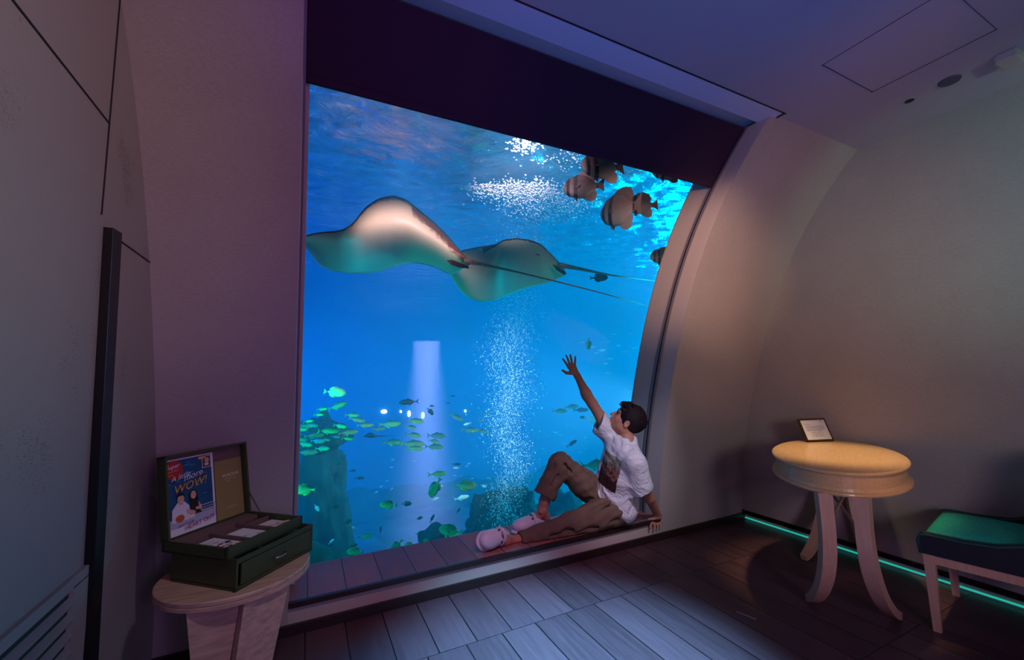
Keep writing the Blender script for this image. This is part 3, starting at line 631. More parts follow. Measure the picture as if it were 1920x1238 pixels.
def patch(n, cx, cy, sx, sy, s0, s1, tail=0):
    for i in range(n):
        px, py = cx+rb.gauss(0, sx), cy+rb.gauss(0, sy)
        p = atZ(px, py, 3.20-.05*rb.random())
        if p.y < 2.45 or p.y > 9: continue
        s = rb.uniform(s0, s1); pts.append((p, (s*1.5, s, s*.9)))
patch(1500, 975, 358, 42, 9, .003, .012); patch(900, 1030, 385, 45, 16, .003, .009); patch(300, 905, 352, 20, 4, .003, .008)
patch(130, 985, 272, 17, 9, .003, .012); patch(160, 1085, 300, 45, 12, .003, .010); patch(160, 1185, 325, 28, 8, .003, .010); patch(50, 850, 285, 60, 25, .003, .007)  # sparser patches: blobs standing in for glints on the ripples
blobs('foam_and_glints', pts, M['bubble'], 'pinkish foam and added blobs imitating glints under the water surface above the bubbles', 'foam')

# tiny lamps on the far side of the tank
M['far_lamp'] = emit('far_lamp', (235, 255, 245), 9)
for x, y, s, lb in ((720, 772, .085, 'leftmost and widest'), (751.5, 772, .045, 'second from the left'), (767, 776, .07, 'third from the left'), (793, 779, .07, 'fourth, inside the light column'), (872.5, 771, .05, 'rightmost')):
    p = atY(x, y, TY1-.05); bm = bmesh.new(); bmesh.ops.create_uvsphere(bm, u_segments=12, v_segments=8, radius=s)
    o = bobj('tank_lamp', bm, M['far_lamp'], smooth=True); o.location = p; o.scale = (1.3 if s > .08 else .8, .3, 1 if s < .065 else (1.6 if s < .08 else .8))
    tag(o, 'small far white lamp glowing through the blue water, '+lb, 'lamp')
p = atY(800, 640, 9.5)
sh = light('tank_shaft', 'AREA', p, (p.x, p.y, -3), (1, .19, .30), 290, .62); sh.data.shape = 'DISK'; sh.data.spread = R(24)
light('tank_plume_fill', 'SPOT', (3.15, 2.95, .9), (2.5, 5.6, .75), (.75, .88, 1), 520, .1, 58, .7)  # unseen fill added beside the window to brighten the bubbles

# ------------------------------------------------------------------ furniture materials
def wood(name, rgb, rough=.4, sc_=(3, 30, 30), var=.22):
    return mat(name, rgb, rough, bump=.06, bscale=2.2, bstretch=sc_, var=var)
M['gold_wood'] = wood('honey_wood', (214, 172, 124), .28, (4, 60, 60), .10)
M['pink_wood'] = wood('pale_plywood', (196, 158, 136), .5)
M['leg_wood'] = wood('pale_leg_wood', (204, 160, 136), .35, (30, 30, 3), .08)
M['velvet'] = mat('teal_velvet', (24, 175, 155), .8, bump=.2, bscale=90, var=.25)
M['navy'] = mat('navy_upholstery', (16, 22, 36), .75, bump=.15, bscale=400)
M['piping'] = mat('teal_piping', (16, 70, 70), .6)
M['olive'] = mat('olive_leatherette', (60, 72, 40), .48, bump=.2, bscale=220)
M['olive_dark'] = mat('olive_edge', (26, 32, 18), .5)
M['lining'] = mat('brown_lining', (112, 84, 80), .8, bump=.1, bscale=300)
M['chrome'] = mat('chrome', (230, 225, 230), .12, 1)
M['brass'] = mat('brass_frame', (150, 112, 52), .3, 1)
M['paper'] = mat('white_paper', (225, 222, 226), .7)
M['brown'] = mat('brown_print', (70, 44, 44), .6)

# oval hall table
def ring_solid(bm, cx, cy, a, b, rot, prof_, seg=96):
    rings = []
    for off, z in prof_:
        rings.append([bm.verts.new((cx+(a+off)*math.cos(q)*math.cos(rot)-(b+off)*math.sin(q)*math.sin(rot), cy+(a+off)*math.cos(q)*math.sin(rot)+(b+off)*math.sin(q)*math.cos(rot), z)) for q in [2*math.pi*k/seg for k in range(seg)]])
    for p, q in zip(rings, rings[1:]):
        for k in range(seg): bm.faces.new((p[k], q[k], q[(k+1) % seg], p[(k+1) % seg]))
    bm.faces.new(rings[0]); bm.faces.new(rings[-1][::-1])
TC = (2.728, 1.384); TA = R(26.3)
tb = empty('oval_table', (TC[0], TC[1], 0), TA); tag(tb, 'honey coloured oval side table on four curved legs by the right wall', 'table')
bm = bmesh.new(); ring_solid(bm, 0, 0, .539, .307, 0, [(-.004, .730), (0, .727), (.002, .722), (0, .716), (-.006, .713)]); bobj('tabletop', bm, M['gold_wood'], tb)
bm = bmesh.new(); ring_solid(bm, 0, 0, .539, .307, 0, [(-.014, .7135), (-.014, .652), (-.010, .640), (.004, .634), (.006, .627), (.002, .620), (-.02, .617)]); bobj('apron', bm, M['gold_wood'], tb)
RTb = Matrix.Rotation(-TA, 4, 'Z') @ Matrix.Translation((-TC[0], -TC[1], 0))
FEET = [(2.398, 1.405), (2.612, 1.122), (3.058, 1.405), (2.860, 1.690)]
tops = [atZ(1543, 925, .62), atZ(1616, 935, .62)]
cc = Vector((TC[0], TC[1], 0)); tops += [2*cc-tops[0], 2*cc-tops[1]]
for k in range(4):
    f = Vector((*FEET[k], 0)); t_ = Vector((tops[k].x, tops[k].y, 0)); out = (f-t_).normalized(); side = Vector((-out.y, out.x, 0))
    path = []
    for q, (s_, z, w_) in enumerate([(0, .625, .030), (-.02, .52, .029), (-.02, .42, .029), (.04, .32, .030), (.19, .22, .029), (.42, .13, .027), (.70, .06, .025), (.90, .028, .022), (1.0, .020, .018)]):
        path.append((t_.lerp(f, 0)+(f-t_)*s_, z, w_))
    # smooth the path
    bm = bmesh.new(); rings = []; N_ = 33
    arr = np.array([[p[0].x, p[0].y, p[1], p[2]] for p in path]); ti = np.linspace(0, len(path)-1, N_)
    ar2 = np.stack([np.interp(ti, range(len(path)), arr[:, c_]) for c_ in range(4)], 1)
    for _ in range(4): ar2[1:-1] = (ar2[:-2]+2*ar2[1:-1]+ar2[2:])/4
    for i in range(N_):
        p = Vector(ar2[i, :3]); d = Vector(ar2[min(i+1, N_-1), :3]-ar2[max(i-1, 0), :3]).normalized(); nrm = side.cross(d).normalized(); w_ = ar2[i, 3]
        rings.append([bm.verts.new(RTb @ (p+side*sx*w_+nrm*sy*w_*.8)) for sx, sy in ((-1, -1), (1, -1), (1, 1), (-1, 1))])
    for a, b in zip(rings, rings[1:]):
        for j in range(4): bm.faces.new((a[j], a[(j+1) % 4], b[(j+1) % 4], b[j]))
    bm.faces.new(rings[0][::-1]); bm.faces.new(rings[-1])
    zmin = min(v.co.z for v in bm.verts)
    for v in bm.verts:
        if v.co.z < .004: v.co.z = max(v.co.z, 0)
    bmesh.ops.recalc_face_normals(bm, faces=bm.faces); bobj('leg', bm, M['leg_wood'], tb)
bm = bmesh.new()
a_, b_ = (RTb @ Vector((tops[0].x, tops[0].y, .46))), (RTb @ Vector((tops[2].x, tops[2].y, .46))); c_, d_ = (RTb @ Vector((tops[1].x, tops[1].y, .44))), (RTb @ Vector((tops[3].x, tops[3].y, .44)))
tube(bm, [a_, b_], .008); tube(bm, [c_, d_], .008); bobj('stretcher', bm, M['leg_wood'], tb)

# dining chair
CH = (2.647, .99); CA = R(10.5)
chair = empty('upholstered_chair', (CH[0], CH[1], 0), CA); tag(chair, 'upholstered chair with teal velvet seat and navy sides at the right edge', 'chair')
W_, D_ = .50, .52
def poly_extrude(bm, pts, axis_pts, mi=0):
    a = [bm.verts.new(axis_pts[0](*p)) for p in pts]; b = [bm.verts.new(axis_pts[1](*p)) for p in pts]
    bm.faces.new(a); bm.faces.new(b[::-1])
    for k in range(len(pts)): bm.faces.new((a[k], b[k], b[(k+1) % len(pts)], a[(k+1) % len(pts)]))
    bmesh.ops.recalc_face_normals(bm, faces=bm.faces)
for (u_, v_, dx, dy) in ((0, 0, 0, 0), (W_, 0, 0, 0), (0, -D_+.04, 0, -.05), (W_, -D_+.04, 0, -.05)):
    bm = bmesh.new(); s0, s1 = .020, .014
    a = [bm.verts.new((u_+x*s1+dx, v_+y*s1+dy, 0)) for x, y in ((-1, -1), (1, -1), (1, 1), (-1, 1))]
    b = [bm.verts.new((u_+x*s0, v_+y*s0, .345)) for x, y in ((-1, -1), (1, -1), (1, 1), (-1, 1))]
    for k in range(4): bm.faces.new((a[k], a[(k+1) % 4], b[(k+1) % 4], b[k]))
    bm.faces.new(a[::-1]); bm.faces.new(b); bobj('leg', bm, M['leg_wood'], chair)
bm = bmesh.new()
box(bm, (W_/2, 0, .325), (W_-.04, .026, .045)); box(bm, (W_/2, -D_+.04, .325), (W_-.04, .026, .045))
for u_ in (0, W_): box(bm, (u_, (-D_+.04)/2, .325), (.026, D_-.07, .045))
bobj('seat_frame', bm, M['leg_wood'], chair)
SP = [(0.025, .345), (.03, .40), (.022, .425), (0.0, .432), (-.12, .432), (-.22, .442), (-.32, .475), (-.41, .535), (-.48, .62), (-.52, .72), (-.56, .72), (-.54, .345)]
for u0, u1 in ((-.028, .012), (W_-.012, W_+.028)):
    bm = bmesh.new(); poly_extrude(bm, SP, (lambda y, z, u0=u0: (u0, y, z), lambda y, z, u1=u1: (u1, y, z)))
    sd = bobj('side_panel', bm, M['navy'], chair)
    for uu in (u0, u1):
        bm = bmesh.new(); tube(bm, [(uu, y, z) for y, z in SP[:10]], .006, 8); bobj('piping', bm, M['piping'], sd, smooth=True)
bm = bmesh.new(); box(bm, (W_/2, .010, .386), (W_-.024, .026, .08), bevel=.006); bobj('front_panel', bm, M['navy'], chair)
bm = bmesh.new(); bmesh.ops.create_grid(bm, x_segments=16, y_segments=16, size=.5)
for v in bm.verts:
    x, y = v.co.x*2, v.co.y*2; e = (1-abs(x)**4)*(1-abs(y)**4)
    v.co = Vector((W_/2+v.co.x*(W_-.026), -D_/2+.022+v.co.y*(D_-.012), .424+.030*e**.5))
r = bmesh.ops.extrude_face_region(bm, geom=bm.faces[:]); bmesh.ops.translate(bm, verts=[v for v in r['geom'] if isinstance(v, bmesh.types.BMVert)], vec=(0, 0, -.06))
bmesh.ops.recalc_face_normals(bm, faces=bm.faces); bobj('seat_cushion', bm, M['velvet'], chair, smooth=True)
bm = bmesh.new(); box(bm, (W_/2, -D_+.005, .62), (W_-.02, .07, .50), bevel=.02, rot=Matrix.Rotation(R(8), 3, 'X')); bobj('backrest', bm, M['velvet'], chair, smooth=False)

# round plywood stool table at left
RC = (-.216, 1.954); RT_Z = .5
rt = empty('round_table', (RC[0], RC[1], 0)); tag(rt, 'small round pale plywood table in the left corner carrying the green box', 'table')
bm = bmesh.new(); ring_solid(bm, 0, 0, .246, .240, 0, [(-.003, RT_Z), (0, RT_Z-.003), (0, RT_Z-.013), (-.003, RT_Z-.0155), (0, RT_Z-.018), (0, RT_Z-.030), (-.004, RT_Z-.033)]); bobj('tabletop', bm, M['pink_wood'], rt)
def plank(name, topc, botc, w0, w1, th, face, m, parent, ztop, inv):
    bm = bmesh.new(); s = Vector(face).normalized(); nn = Vector((s.y, -s.x, 0))
    a = [bm.verts.new(inv @ (Vector(botc)+s*x*w1/2+nn*y*th/2)) for x, y in ((-1, -1), (1, -1), (1, 1), (-1, 1))]
    b = [bm.verts.new(inv @ (Vector(topc)+s*x*w0/2+nn*y*th/2)) for x, y in ((-1, -1), (1, -1), (1, 1), (-1, 1))]
    for k in range(4): bm.faces.new((a[k], a[(k+1) % 4], b[(k+1) % 4], b[k]))
    bm.faces.new(a[::-1]); bm.faces.new(b); bmesh.ops.recalc_face_normals(bm, faces=bm.faces); bobj(name, bm, m, parent)
inv = Matrix.Translation((-RC[0], -RC[1], 0)); zt = RT_Z-.033
pa = atZ(401, 1140, zt); pb = atZ(497, 1116, zt)
plank('leg', (pa.x, pa.y+.02, zt), (pa.x+.055, pa.y+.03, 0), .150, .150, .028, (1, .12, 0), M['pink_wood'], rt, zt, inv)
plank('leg', (pb.x, pb.y+.02, zt), (pb.x-.065, pb.y-.02, 0), .150, .100, .028, (.85, .5, 0), M['pink_wood'], rt, zt, inv)
plank('leg', (RC[0]-.02, RC[1]+.13, zt), (RC[0]-.05, RC[1]+.10, 0), .13, .12, .028, (.7, -.7, 0), M['pink_wood'], rt, zt, inv)

# ------------------------------------------------------------------ flat printed things
def text_geo(body, size, shear=0, align='LEFT', bold=0):
    cu = bpy.data.curves.new('t', 'FONT'); cu.body = body; cu.size = size; cu.shear = shear; cu.align_x = align; cu.offset = bold; cu.resolution_u = 3
    ob = bpy.data.objects.new('t', cu); COL.objects.link(ob); bpy.context.view_layer.update()
    me = bpy.data.meshes.new_from_object(ob.evaluated_get(bpy.context.evaluated_depsgraph_get()))
    V = [tuple(v.co) for v in me.vertices]; F = [tuple(p.vertices) for p in me.polygons]
    bpy.data.objects.remove(ob); bpy.data.curves.remove(cu); bpy.data.meshes.remove(me); return V, F
PM = {}
def pmat(rgb):
    if rgb not in PM: PM[rgb] = mat('print_%02x%02x%02x' % rgb, rgb, .55)
    return PM[rgb]
def card(name, origin, ux, uy, w_, h_, base, layers, parent=None, th=.0015):
    """flat printed card: origin is the lower left corner, ux and uy its width and height directions"""
    o_ = Vector(origin); ux = Vector(ux).normalized(); uy = Vector(uy).normalized(); nn = ux.cross(uy).normalized()
    V = []; F = []; FM = []; mats = [base]
    def put(pts, faces, mi, lift): 
        k = len(V); V.extend([o_+ux*p[0]+uy*p[1]+nn*lift for p in pts]); F.extend([tuple(i+k for i in f) for f in faces]); FM.extend([mi]*len(faces))
    put([(0, 0), (w_, 0), (w_, h_), (0, h_)], [(0, 1, 2, 3)], 0, th); put([(0, 0), (w_, 0), (w_, h_), (0, h_)], [(3, 2, 1, 0)], 0, 0)
    k = len(V)-8; F.extend([(k+4, k+5, k+1, k), (k+5, k+6, k+2, k+1), (k+6, k+7, k+3, k+2), (k+7, k+4, k, k+3)]); FM.extend([0]*4)
    for i, Lr in enumerate(layers):
        kind, col = Lr[0], Lr[-1]; m_ = pmat(col)
        if m_ not in mats: mats.append(m_)
        mi = mats.index(m_); lift = th+.00012*(i+1)
        if kind == 'rect': x, y, a, b = Lr[1:5]; put([(x, y), (x+a, y), (x+a, y+b), (x, y+b)], [(0, 1, 2, 3)], mi, lift)
        elif kind == 'ell':
            x, y, a, b = Lr[1:5]; P = [(x+a*math.cos(2*math.pi*q/20), y+b*math.sin(2*math.pi*q/20)) for q in range(20)]; put(P, [tuple(range(20))], mi, lift)
        elif kind == 'poly': put(Lr[1], [tuple(range(len(Lr[1])))], mi, lift)
        elif kind == 'text':
            body, x, y, s_, sh, ro = Lr[1:7]; TV, TF = text_geo(body, s_, sh, bold=Lr[7] if len(Lr) > 8 else 0); c, s = math.cos(ro), math.sin(ro)
            put([(x+v[0]*c-v[1]*s, y+v[0]*s+v[1]*c) for v in TV], TF, mi, lift)
    return obj(name, V, F, None, parent, smooth=False, mats=mats, fm=FM)

# ------------------------------------------------------------------ green box with raised tray and lid
BO = Vector((-.197, 1.748, RT_Z)); BU = Vector((.235, .256, 0)).normalized(); BV = Vector((-BU.y, BU.x, 0)); BW, BD, BH = .348, .298, .104
gb = empty('presentation_box', tuple(BO), math.atan2(BU.y, BU.x)); tag(gb, 'olive green leatherette box with open lid and drawer on the small round table', 'box')
t_ = .008
bm = bmesh.new(); box(bm, (BW/2, BD/2, .007), (BW, BD, .012)); box(bm, (t_/2, BD/2, BH/2+.004), (t_, BD, BH-.008)); box(bm, (BW-t_/2, BD/2, BH/2+.004), (t_, BD, BH-.008)); box(bm, (BW/2, BD-t_/2, BH/2+.004), (BW-2*t_, t_, BH-.008))
box(bm, (BW/2, t_/2, BH-.008), (BW-2*t_, t_, .016)); box(bm, (BW/2, BD/2, .082), (BW-2*t_, BD-2*t_, .004)); bobj('body', bm, M['olive'], gb)
bm = bmesh.new(); box(bm, (BW/2, .006, .002), (BW+.004, .012, .004)); bobj('base_edge', bm, M['olive_dark'], gb)
bm = bmesh.new(); box(bm, (BW/2+.004, .002, .050), (BW-.030, .008, .070), bevel=.002); dr = bobj('drawer', bm, M['olive'], gb)
bm = bmesh.new(); tube(bm, [(BW/2-.026, -.002, .052), (BW/2-.024, -.016, .052), (BW/2-.010, -.022, .052), (BW/2+.010, -.022, .052), (BW/2+.024, -.016, .052), (BW/2+.026, -.002, .052)], .0028, 8); bobj('handle', bm, M['chrome'], dr, smooth=True)
# tray
TU, TV_, TW, TD, TZ, TH = -.016, .028, .335, .300, .104, .040
bm = bmesh.new()
box(bm, (TU+TW/2, TV_+TD/2, TZ+.003), (TW, TD, .005)); box(bm, (TU+TW/2, TV_+.004, TZ+TH/2), (TW, .008, TH)); box(bm, (TU+.004, TV_+TD/2, TZ+TH/2), (.008, TD, TH)); box(bm, (TU+TW-.004, TV_+TD/2, TZ+TH/2), (.008, TD, TH)); box(bm, (TU+TW/2, TV_+TD-.004, TZ+TH/2), (TW, .008, TH-.004))
tray = bobj('tray', bm, M['olive'], gb)
bm = bmesh.new(); box(bm, (TU+TW/2, TV_+TD/2, TZ+.010), (TW-.018, TD-.018, .006))
for u_ in (.115, .225): box(bm, (TU+u_, TV_+TD/2-.01, TZ+.021), (.006, TD-.04, .020))
box(bm, (TU+TW/2, TV_+TD-.045, TZ+.021), (TW-.02, .06, .022)); box(bm, (TU+.28, TV_+TD/2+.02, TZ+.021), (.11, .006, .02))
bobj('tray_lining', bm, M['lining'], tray)
# lid, hinged on the far left edge of the tray and leaning back a little
LA = R(9); lo = Vector((TU, TV_+TD-.004, TZ+TH-.006)); up = Vector((0, math.sin(LA), math.cos(LA))); ln = Vector((0, -math.cos(LA), math.sin(LA))); LH = .298
rot = Matrix(((1, 0, 0), (0, -ln.y, up.y), (0, -ln.z, up.z)))
def lidbox(bm, x, d, z, sx, sd, sz, mi=0): box(bm, lo+Vector((x, 0, 0))+ln*d+up*z, (sx, sd, sz), rot=rot, mi=mi)
bm = bmesh.new(); lidbox(bm, TW/2, -.012, LH/2, TW, .008, LH)
for x in (.004, TW-.004): lidbox(bm, x, .008, LH/2, .008, .036, LH)
lidbox(bm, TW/2, .008, LH-.004, TW, .036, .008); lid = bobj('lid', bm, M['olive'], gb)
bm = bmesh.new(); lidbox(bm, TW/2, -.006, LH/2, TW-.017, .005, LH-.01); bobj('lid_lining', bm, M['lining'], lid)
bm = bmesh.new(); tube(bm, [lo+Vector((TW-.002, 0, 0))+ln*.022+up*.085, Vector((TU+TW-.004, TV_+TD-.085, TZ+TH-.002))], .0028, 6); bobj('lid_stay', bm, M['black'], gb)
gm = Matrix.Translation(BO) @ Matrix.Rotation(math.atan2(BU.y, BU.x), 4, 'Z'); gr = gm.to_3x3()
# brochure leaning in the lid
po = gm @ (lo+Vector((.010, 0, 0))+ln*-.0005+up*.002); pu = gr @ Vector((1, 0, 0)); pv = gr @ up
W1, H1 = .188, .278
skin, dk, wh = (214, 160, 136), (26, 18, 20), (226, 226, 234)
L_ = [('rect', .004, .055, W1-.012, H1-.060, (20, 78, 118))]
rq = random.Random(3)
for i in range(26):
    x, y = rq.uniform(.01, W1-.02), rq.uniform(.12, H1-.02); a = rq.uniform(.006, .02)
    L_.append(('poly', [(max(.005, x-a), y), (x, y+a*.25), (min(W1-.009, x+a), y+.001), (x, y-a*.2)], rq.choice([(40, 128, 160), (14, 56, 96), (60, 150, 176)])))
L_ += [('poly', [(.004, .055), (.18, .055), (.184, .085), (.12, .07), (.06, .062), (.004, .05)], (150, 150, 168)), ('rect', .004, .03, W1-.008, .03, (170, 172, 196)),
       ('ell', .034, H1-.040, .033, .036, (176, 36, 34)), ('text', 'Super', .004, H1-.036, .022, .35, .12, wh), ('text', 'treats & offers', .006, H1-.048, .0075, 0, .12, (240, 190, 170)), ('text', 'inside', .012, H1-.060, .0085, 0, .12, (240, 176, 60)),
       ('rect', .140, H1-.054, .036, .046, wh), ('rect', .142, H1-.052, .032, .042, (96, 56, 44)), ('ell', .160, H1-.026, .009, .010, skin), ('rect', .150, H1-.046, .016, .010, (214, 200, 190)), ('rect', .126, H1-.018, .030, .010, (222, 140, 60)), ('text', 'PLUS!', .128, H1-.016, .008, .2, 0, wh),
       ('text', 'A little', .022, .196, .026, .4, .16, wh), ('text', 'more', .066, .190, .034, .4, .16, wh), ('text', 'WOW!', .028, .150, .040, .35, .14, (236, 162, 30)), ('text', 'sea experiences', .100, .197, .009, 0, .14, (214, 70, 80)),
       # man in a white shirt and woman in a black top, both leaning on a table
       ('poly', [(.018, .048), (.020, .095), (.040, .118), (.064, .118), (.082, .098), (.086, .048)], (218, 214, 220)), ('rect', .046, .108, .014, .014, skin), ('ell', .052, .128, .0125, .017, skin), ('poly', [(.038, .128), (.040, .148), (.053, .153), (.066, .147), (.066, .130), (.062, .140), (.044, .140)], dk), ('poly', [(.048, .121), (.056, .121), (.052, .117)], wh),
       ('poly', [(.086, .106), (.083, .140), (.098, .152), (.112, .144), (.118, .110), (.106, .098), (.094, .098)], dk), ('ell', .099, .132, .0105, .015, skin), ('poly', [(.095, .125), (.103, .125), (.099, .121)], wh), ('poly', [(.084, .060), (.090, .104), (.110, .104), (.126, .092), (.128, .060)], (34, 22, 26)), ('poly', [(.116, .104), (.130, .082), (.128, .072), (.104, .076), (.106, .084), (.118, .086)], skin),
       ('poly', [(.070, .088), (.100, .074), (.106, .064), (.094, .060), (.072, .070)], skin), ('ell', .046, .060, .016, .013, (190, 88, 40)), ('ell', .090, .056, .012, .007, (224, 214, 206)),
       ('text', 'EAT YOUR', .040, .028, .012, .1, .10, (150, 34, 34)), ('text', 'HEART OUT', .062, .012, .021, .05, .12, (150, 34, 34)), ('rect', .124, .066, .054, .020, wh), ('rect', .126, .068, .050, .016, (40, 50, 90)), ('text', 'PLAY & DINE', .129, .073, .008, 0, 0, wh)]
bro = card('brochure', po, pu, pv, W1, H1, M['paper'], L_); tag(bro, 'colourful brochure reading A little more WOW propped in the open lid', 'brochure')
po = gm @ (lo+Vector((.202, 0, 0))+ln*-.0005+up*.004)
gc = card('service_folder', po, pu, pv, .122, .235, mat('gold_card', (146, 128, 76), .45), [('text', 'IN-ROOM', .032, .165, .017, 0, 0, (232, 226, 214)), ('text', 'DINING & SERVICES', .040, .154, .0058, 0, 0, (210, 200, 170)), ('text', 'MENU', .050, .145, .006, 0, 0, (210, 200, 170)), ('text', 'ISLAND SUITES', .046, .040, .0065, 0, 0, (210, 200, 170)), ('rect', .046, .034, .038, .0008, (210, 200, 170))])
tag(gc, 'gold folder printed IN-ROOM standing in the lid beside the brochure', 'folder')
def flat_card(name, u, v, z, w_, h_, ang, layers, label, cat='paper', base=None):
    c, s = math.cos(ang), math.sin(ang); o_ = gm @ Vector((u, v, z)); tag(card(name, o_, gr @ Vector((c, s, 0)), gr @ Vector((-s, c, 0)), w_, h_, base or M['paper'], layers, th=.001), label, cat)
flat_card('leaflet', TU+.012, TV_+.012, TZ+.018, .095, .18, 0, [('text', 'Resort', .016, .145, .020, .3, 0, (170, 40, 50)), ('text', 'map', .034, .122, .022, .3, 0, (170, 40, 50)), ('text', 'GUIDE', .050, .10, .012, 0, 0, dk)]+[('rect', rq.uniform(.005, .075), rq.uniform(.005, .095), rq.uniform(.006, .02), rq.uniform(.004, .012), rq.choice([dk, (170, 60, 60), (190, 120, 90), (90, 60, 70)])) for i in range(22)], 'white resort map leaflet with red lettering in the nearest tray slot', 'leaflet')
flat_card('note_card', TU+.124, TV_+.014, TZ+.018, .09, .16, 0, [('poly', [(.01, .06), (.03, .09), (.05, .06), (.03, .075)], (170, 170, 205)), ('poly', [(.04, .03), (.06, .06), (.08, .03), (.06, .045)], (170, 170, 205))], 'blank white note card with faint swirls in the middle tray slot', 'card')
flat_card('note_pad', TU+.236, TV_+.014, TZ+.018, .085, .13, 0, [('text', 'notes', .01, .11, .01, .2, 0, (150, 150, 170))], 'white note pad under the pen in the farthest tray slot', 'note pad')
flat_card('magazine', .014, .010, .0845, .31, .26, 0, [('rect', .005, .003, .12, .25, (30, 110, 130)), ('rect', .14, .003, .16, .25, (150, 140, 170)), ('rect', .19, .0, .02, .04, dk)], 'magazine showing in the gap beneath the raised tray of the box', 'magazine')
pen = empty('pen'); bm = bmesh.new(); p0 = gm @ Vector((TU+.232, TV_+.10, TZ+.024)); p1 = gm @ Vector((TU+.318, TV_+.045, TZ+.024)); tube(bm, [p0, p0.lerp(p1, .06), p1.lerp(p0, .1), p1], [.001, .0042, .0045, .003], 10); bobj('barrel', bm, mat('pen_wood', (206, 170, 150), .5), pen, smooth=True)
bm = bmesh.new(); tube(bm, [p0.lerp(p1, .5), p0.lerp(p1, .58)], .0054, 10); bobj('band', bm, M['chrome'], pen, smooth=True); tag(pen, 'pale wooden pen with a metal band lying on the note pad', 'pen')

# ------------------------------------------------------------------ picture frame on the oval table
f0 = Vector((2.962, 1.664, .7315)); fu = Vector((.19, -.064, 0)); FWd = fu.length; fu.normalize(); fb = Vector((-fu.y, fu.x, 0)); LN = R(24); fup = (fb*math.sin(LN)+Vector((0, 0, 1))*math.cos(LN)).normalized(); fn = fu.cross(fup)
pf = empty('picture_frame', tuple(f0)); tag(pf, 'small brass framed notice leaning back on the oval table', 'picture frame')
FH = .155; rotf = Matrix((fu, fn, fup)).transposed(); bm = bmesh.new()
for cx_, cz_, sx, sz in ((FWd/2, .006, FWd, .012), (FWd/2, FH-.006, FWd, .012), (.006, FH/2, .012, FH), (FWd-.006, FH/2, .012, FH)): box(bm, fu*cx_+fup*cz_+fn*-.004+Vector((0, 0, .003)), (sx, .012, sz), rot=rotf, bevel=.002)
bobj('frame', bm, M['brass'], pf)
gy = (120, 112, 116)
lay = [('text', 'Dear Guest', .020, FH-.050, .009, 0, 0, gy), ('ell', FWd-.050, FH-.030, .004, .004, gy)]
for i in range(5): lay.append(('rect', .022, FH-.062-i*.0075, FWd-.066-(.02 if i == 4 else 0), .0022, gy))
for sx in (-1, 1):
    for q in range(3):
        P = [(FWd/2-.012+sx*(.004+.042*k/6), .018+q*.013+.010*math.sin(math.pi*k/6)*(1 if q else 1.2)) for k in range(7)]; P2 = [(x, y-.0022) for x, y in P[::-1]]; lay.append(('poly', P+P2, (150, 142, 142)))
for a_ in (.9, 2.24): P = (FWd/2-.012, .040); lay.append(('poly', [(P[0]-.03*math.cos(a_), P[1]-.026*math.sin(a_)), (P[0]-.03*math.cos(a_)+.002, P[1]-.026*math.sin(a_)), (P[0]+.03*math.cos(a_)+.002, P[1]+.026*math.sin(a_)), (P[0]+.03*math.cos(a_), P[1]+.026*math.sin(a_))], (150, 142, 142)))
card('notice', fu*.010+fup*.010+fn*.001, fu, fup, FWd-.020, FH-.020, M['paper'], lay, pf)
bm = bmesh.new(); a_ = fu*(FWd/2)+fup*(FH*.7)+fn*-.010; b_ = fu*(FWd/2)+fb*.10; tube(bm, [a_, b_+Vector((0, 0, .003))], .003, 6); bobj('easel_strut', bm, M['brown'], pf)

# ------------------------------------------------------------------ ceiling fittings
bm = bmesh.new(); zc = ZC-.0015
for c_, s_ in (((2.40, 1.0), (.46, .002)), ((2.40, .558), (.46, .001)), ((2.17, .78), (.0012, .45)), ((2.63, .78), (.0012, .45))): box(bm, (c_[0], c_[1], zc), (s_[0], s_[1], .002))
bobj('trim_11', bm, M['seam'], kind='structure')
bm = bmesh.new(); bmesh.ops.create_cone(bm, cap_ends=True, segments=32, radius1=.040, radius2=.044, depth=.008); o = bobj('ceiling_speaker', bm, mat('speaker_grille', (96, 92, 104), .7, bump=.5, bscale=900)); o.location = (2.889, .788, ZC-.004); tag(o, 'round grey flush speaker disc in the ceiling between hole and box', 'speaker')
dl = empty('downlight', (2.903, .951, ZC)); bm = bmesh.new(); bmesh.ops.create_cone(bm, cap_ends=True, segments=28, radius1=.020, radius2=.020, depth=.004); bmesh.ops.translate(bm, verts=bm.verts, vec=(0, 0, -.003)); bobj('opening', bm, M['black'], dl)
bm = bmesh.new(); ring_solid(bm, 0, 0, .022, .022, 0, [(0, 0), (.004, 0), (.004, -.003), (0, -.003)], 28); bobj('ring', bm, M['ceiling'], dl); tag(dl, 'tiny round unlit downlight opening in the ceiling near the right corner', 'downlight')
bm = bmesh.new(); box(bm, (0, 0, 0), (.11, .075, .045), bevel=.008); o = bobj('ceiling_sensor', bm, M['cream']); o.location = (2.905, .59, ZC-.0225); tag(o, 'small white box shaped sensor hanging from the ceiling at the right', 'sensor')
a_, b_ = atZ(1381, 1147, .001), atZ(1418, 1162, .001); d_ = (b_-a_); bm = bmesh.new(); box(bm, ((a_.x+b_.x)/2, (a_.y+b_.y)/2, .0008), (d_.length, .014, .0012), math.atan2(d_.y, d_.x)); o = bobj('tape_strip', bm, mat('clear_tape', (150, 140, 150), .2)); tag(o, 'short strip of shiny clear tape stuck on the dark floorboards', 'tape')

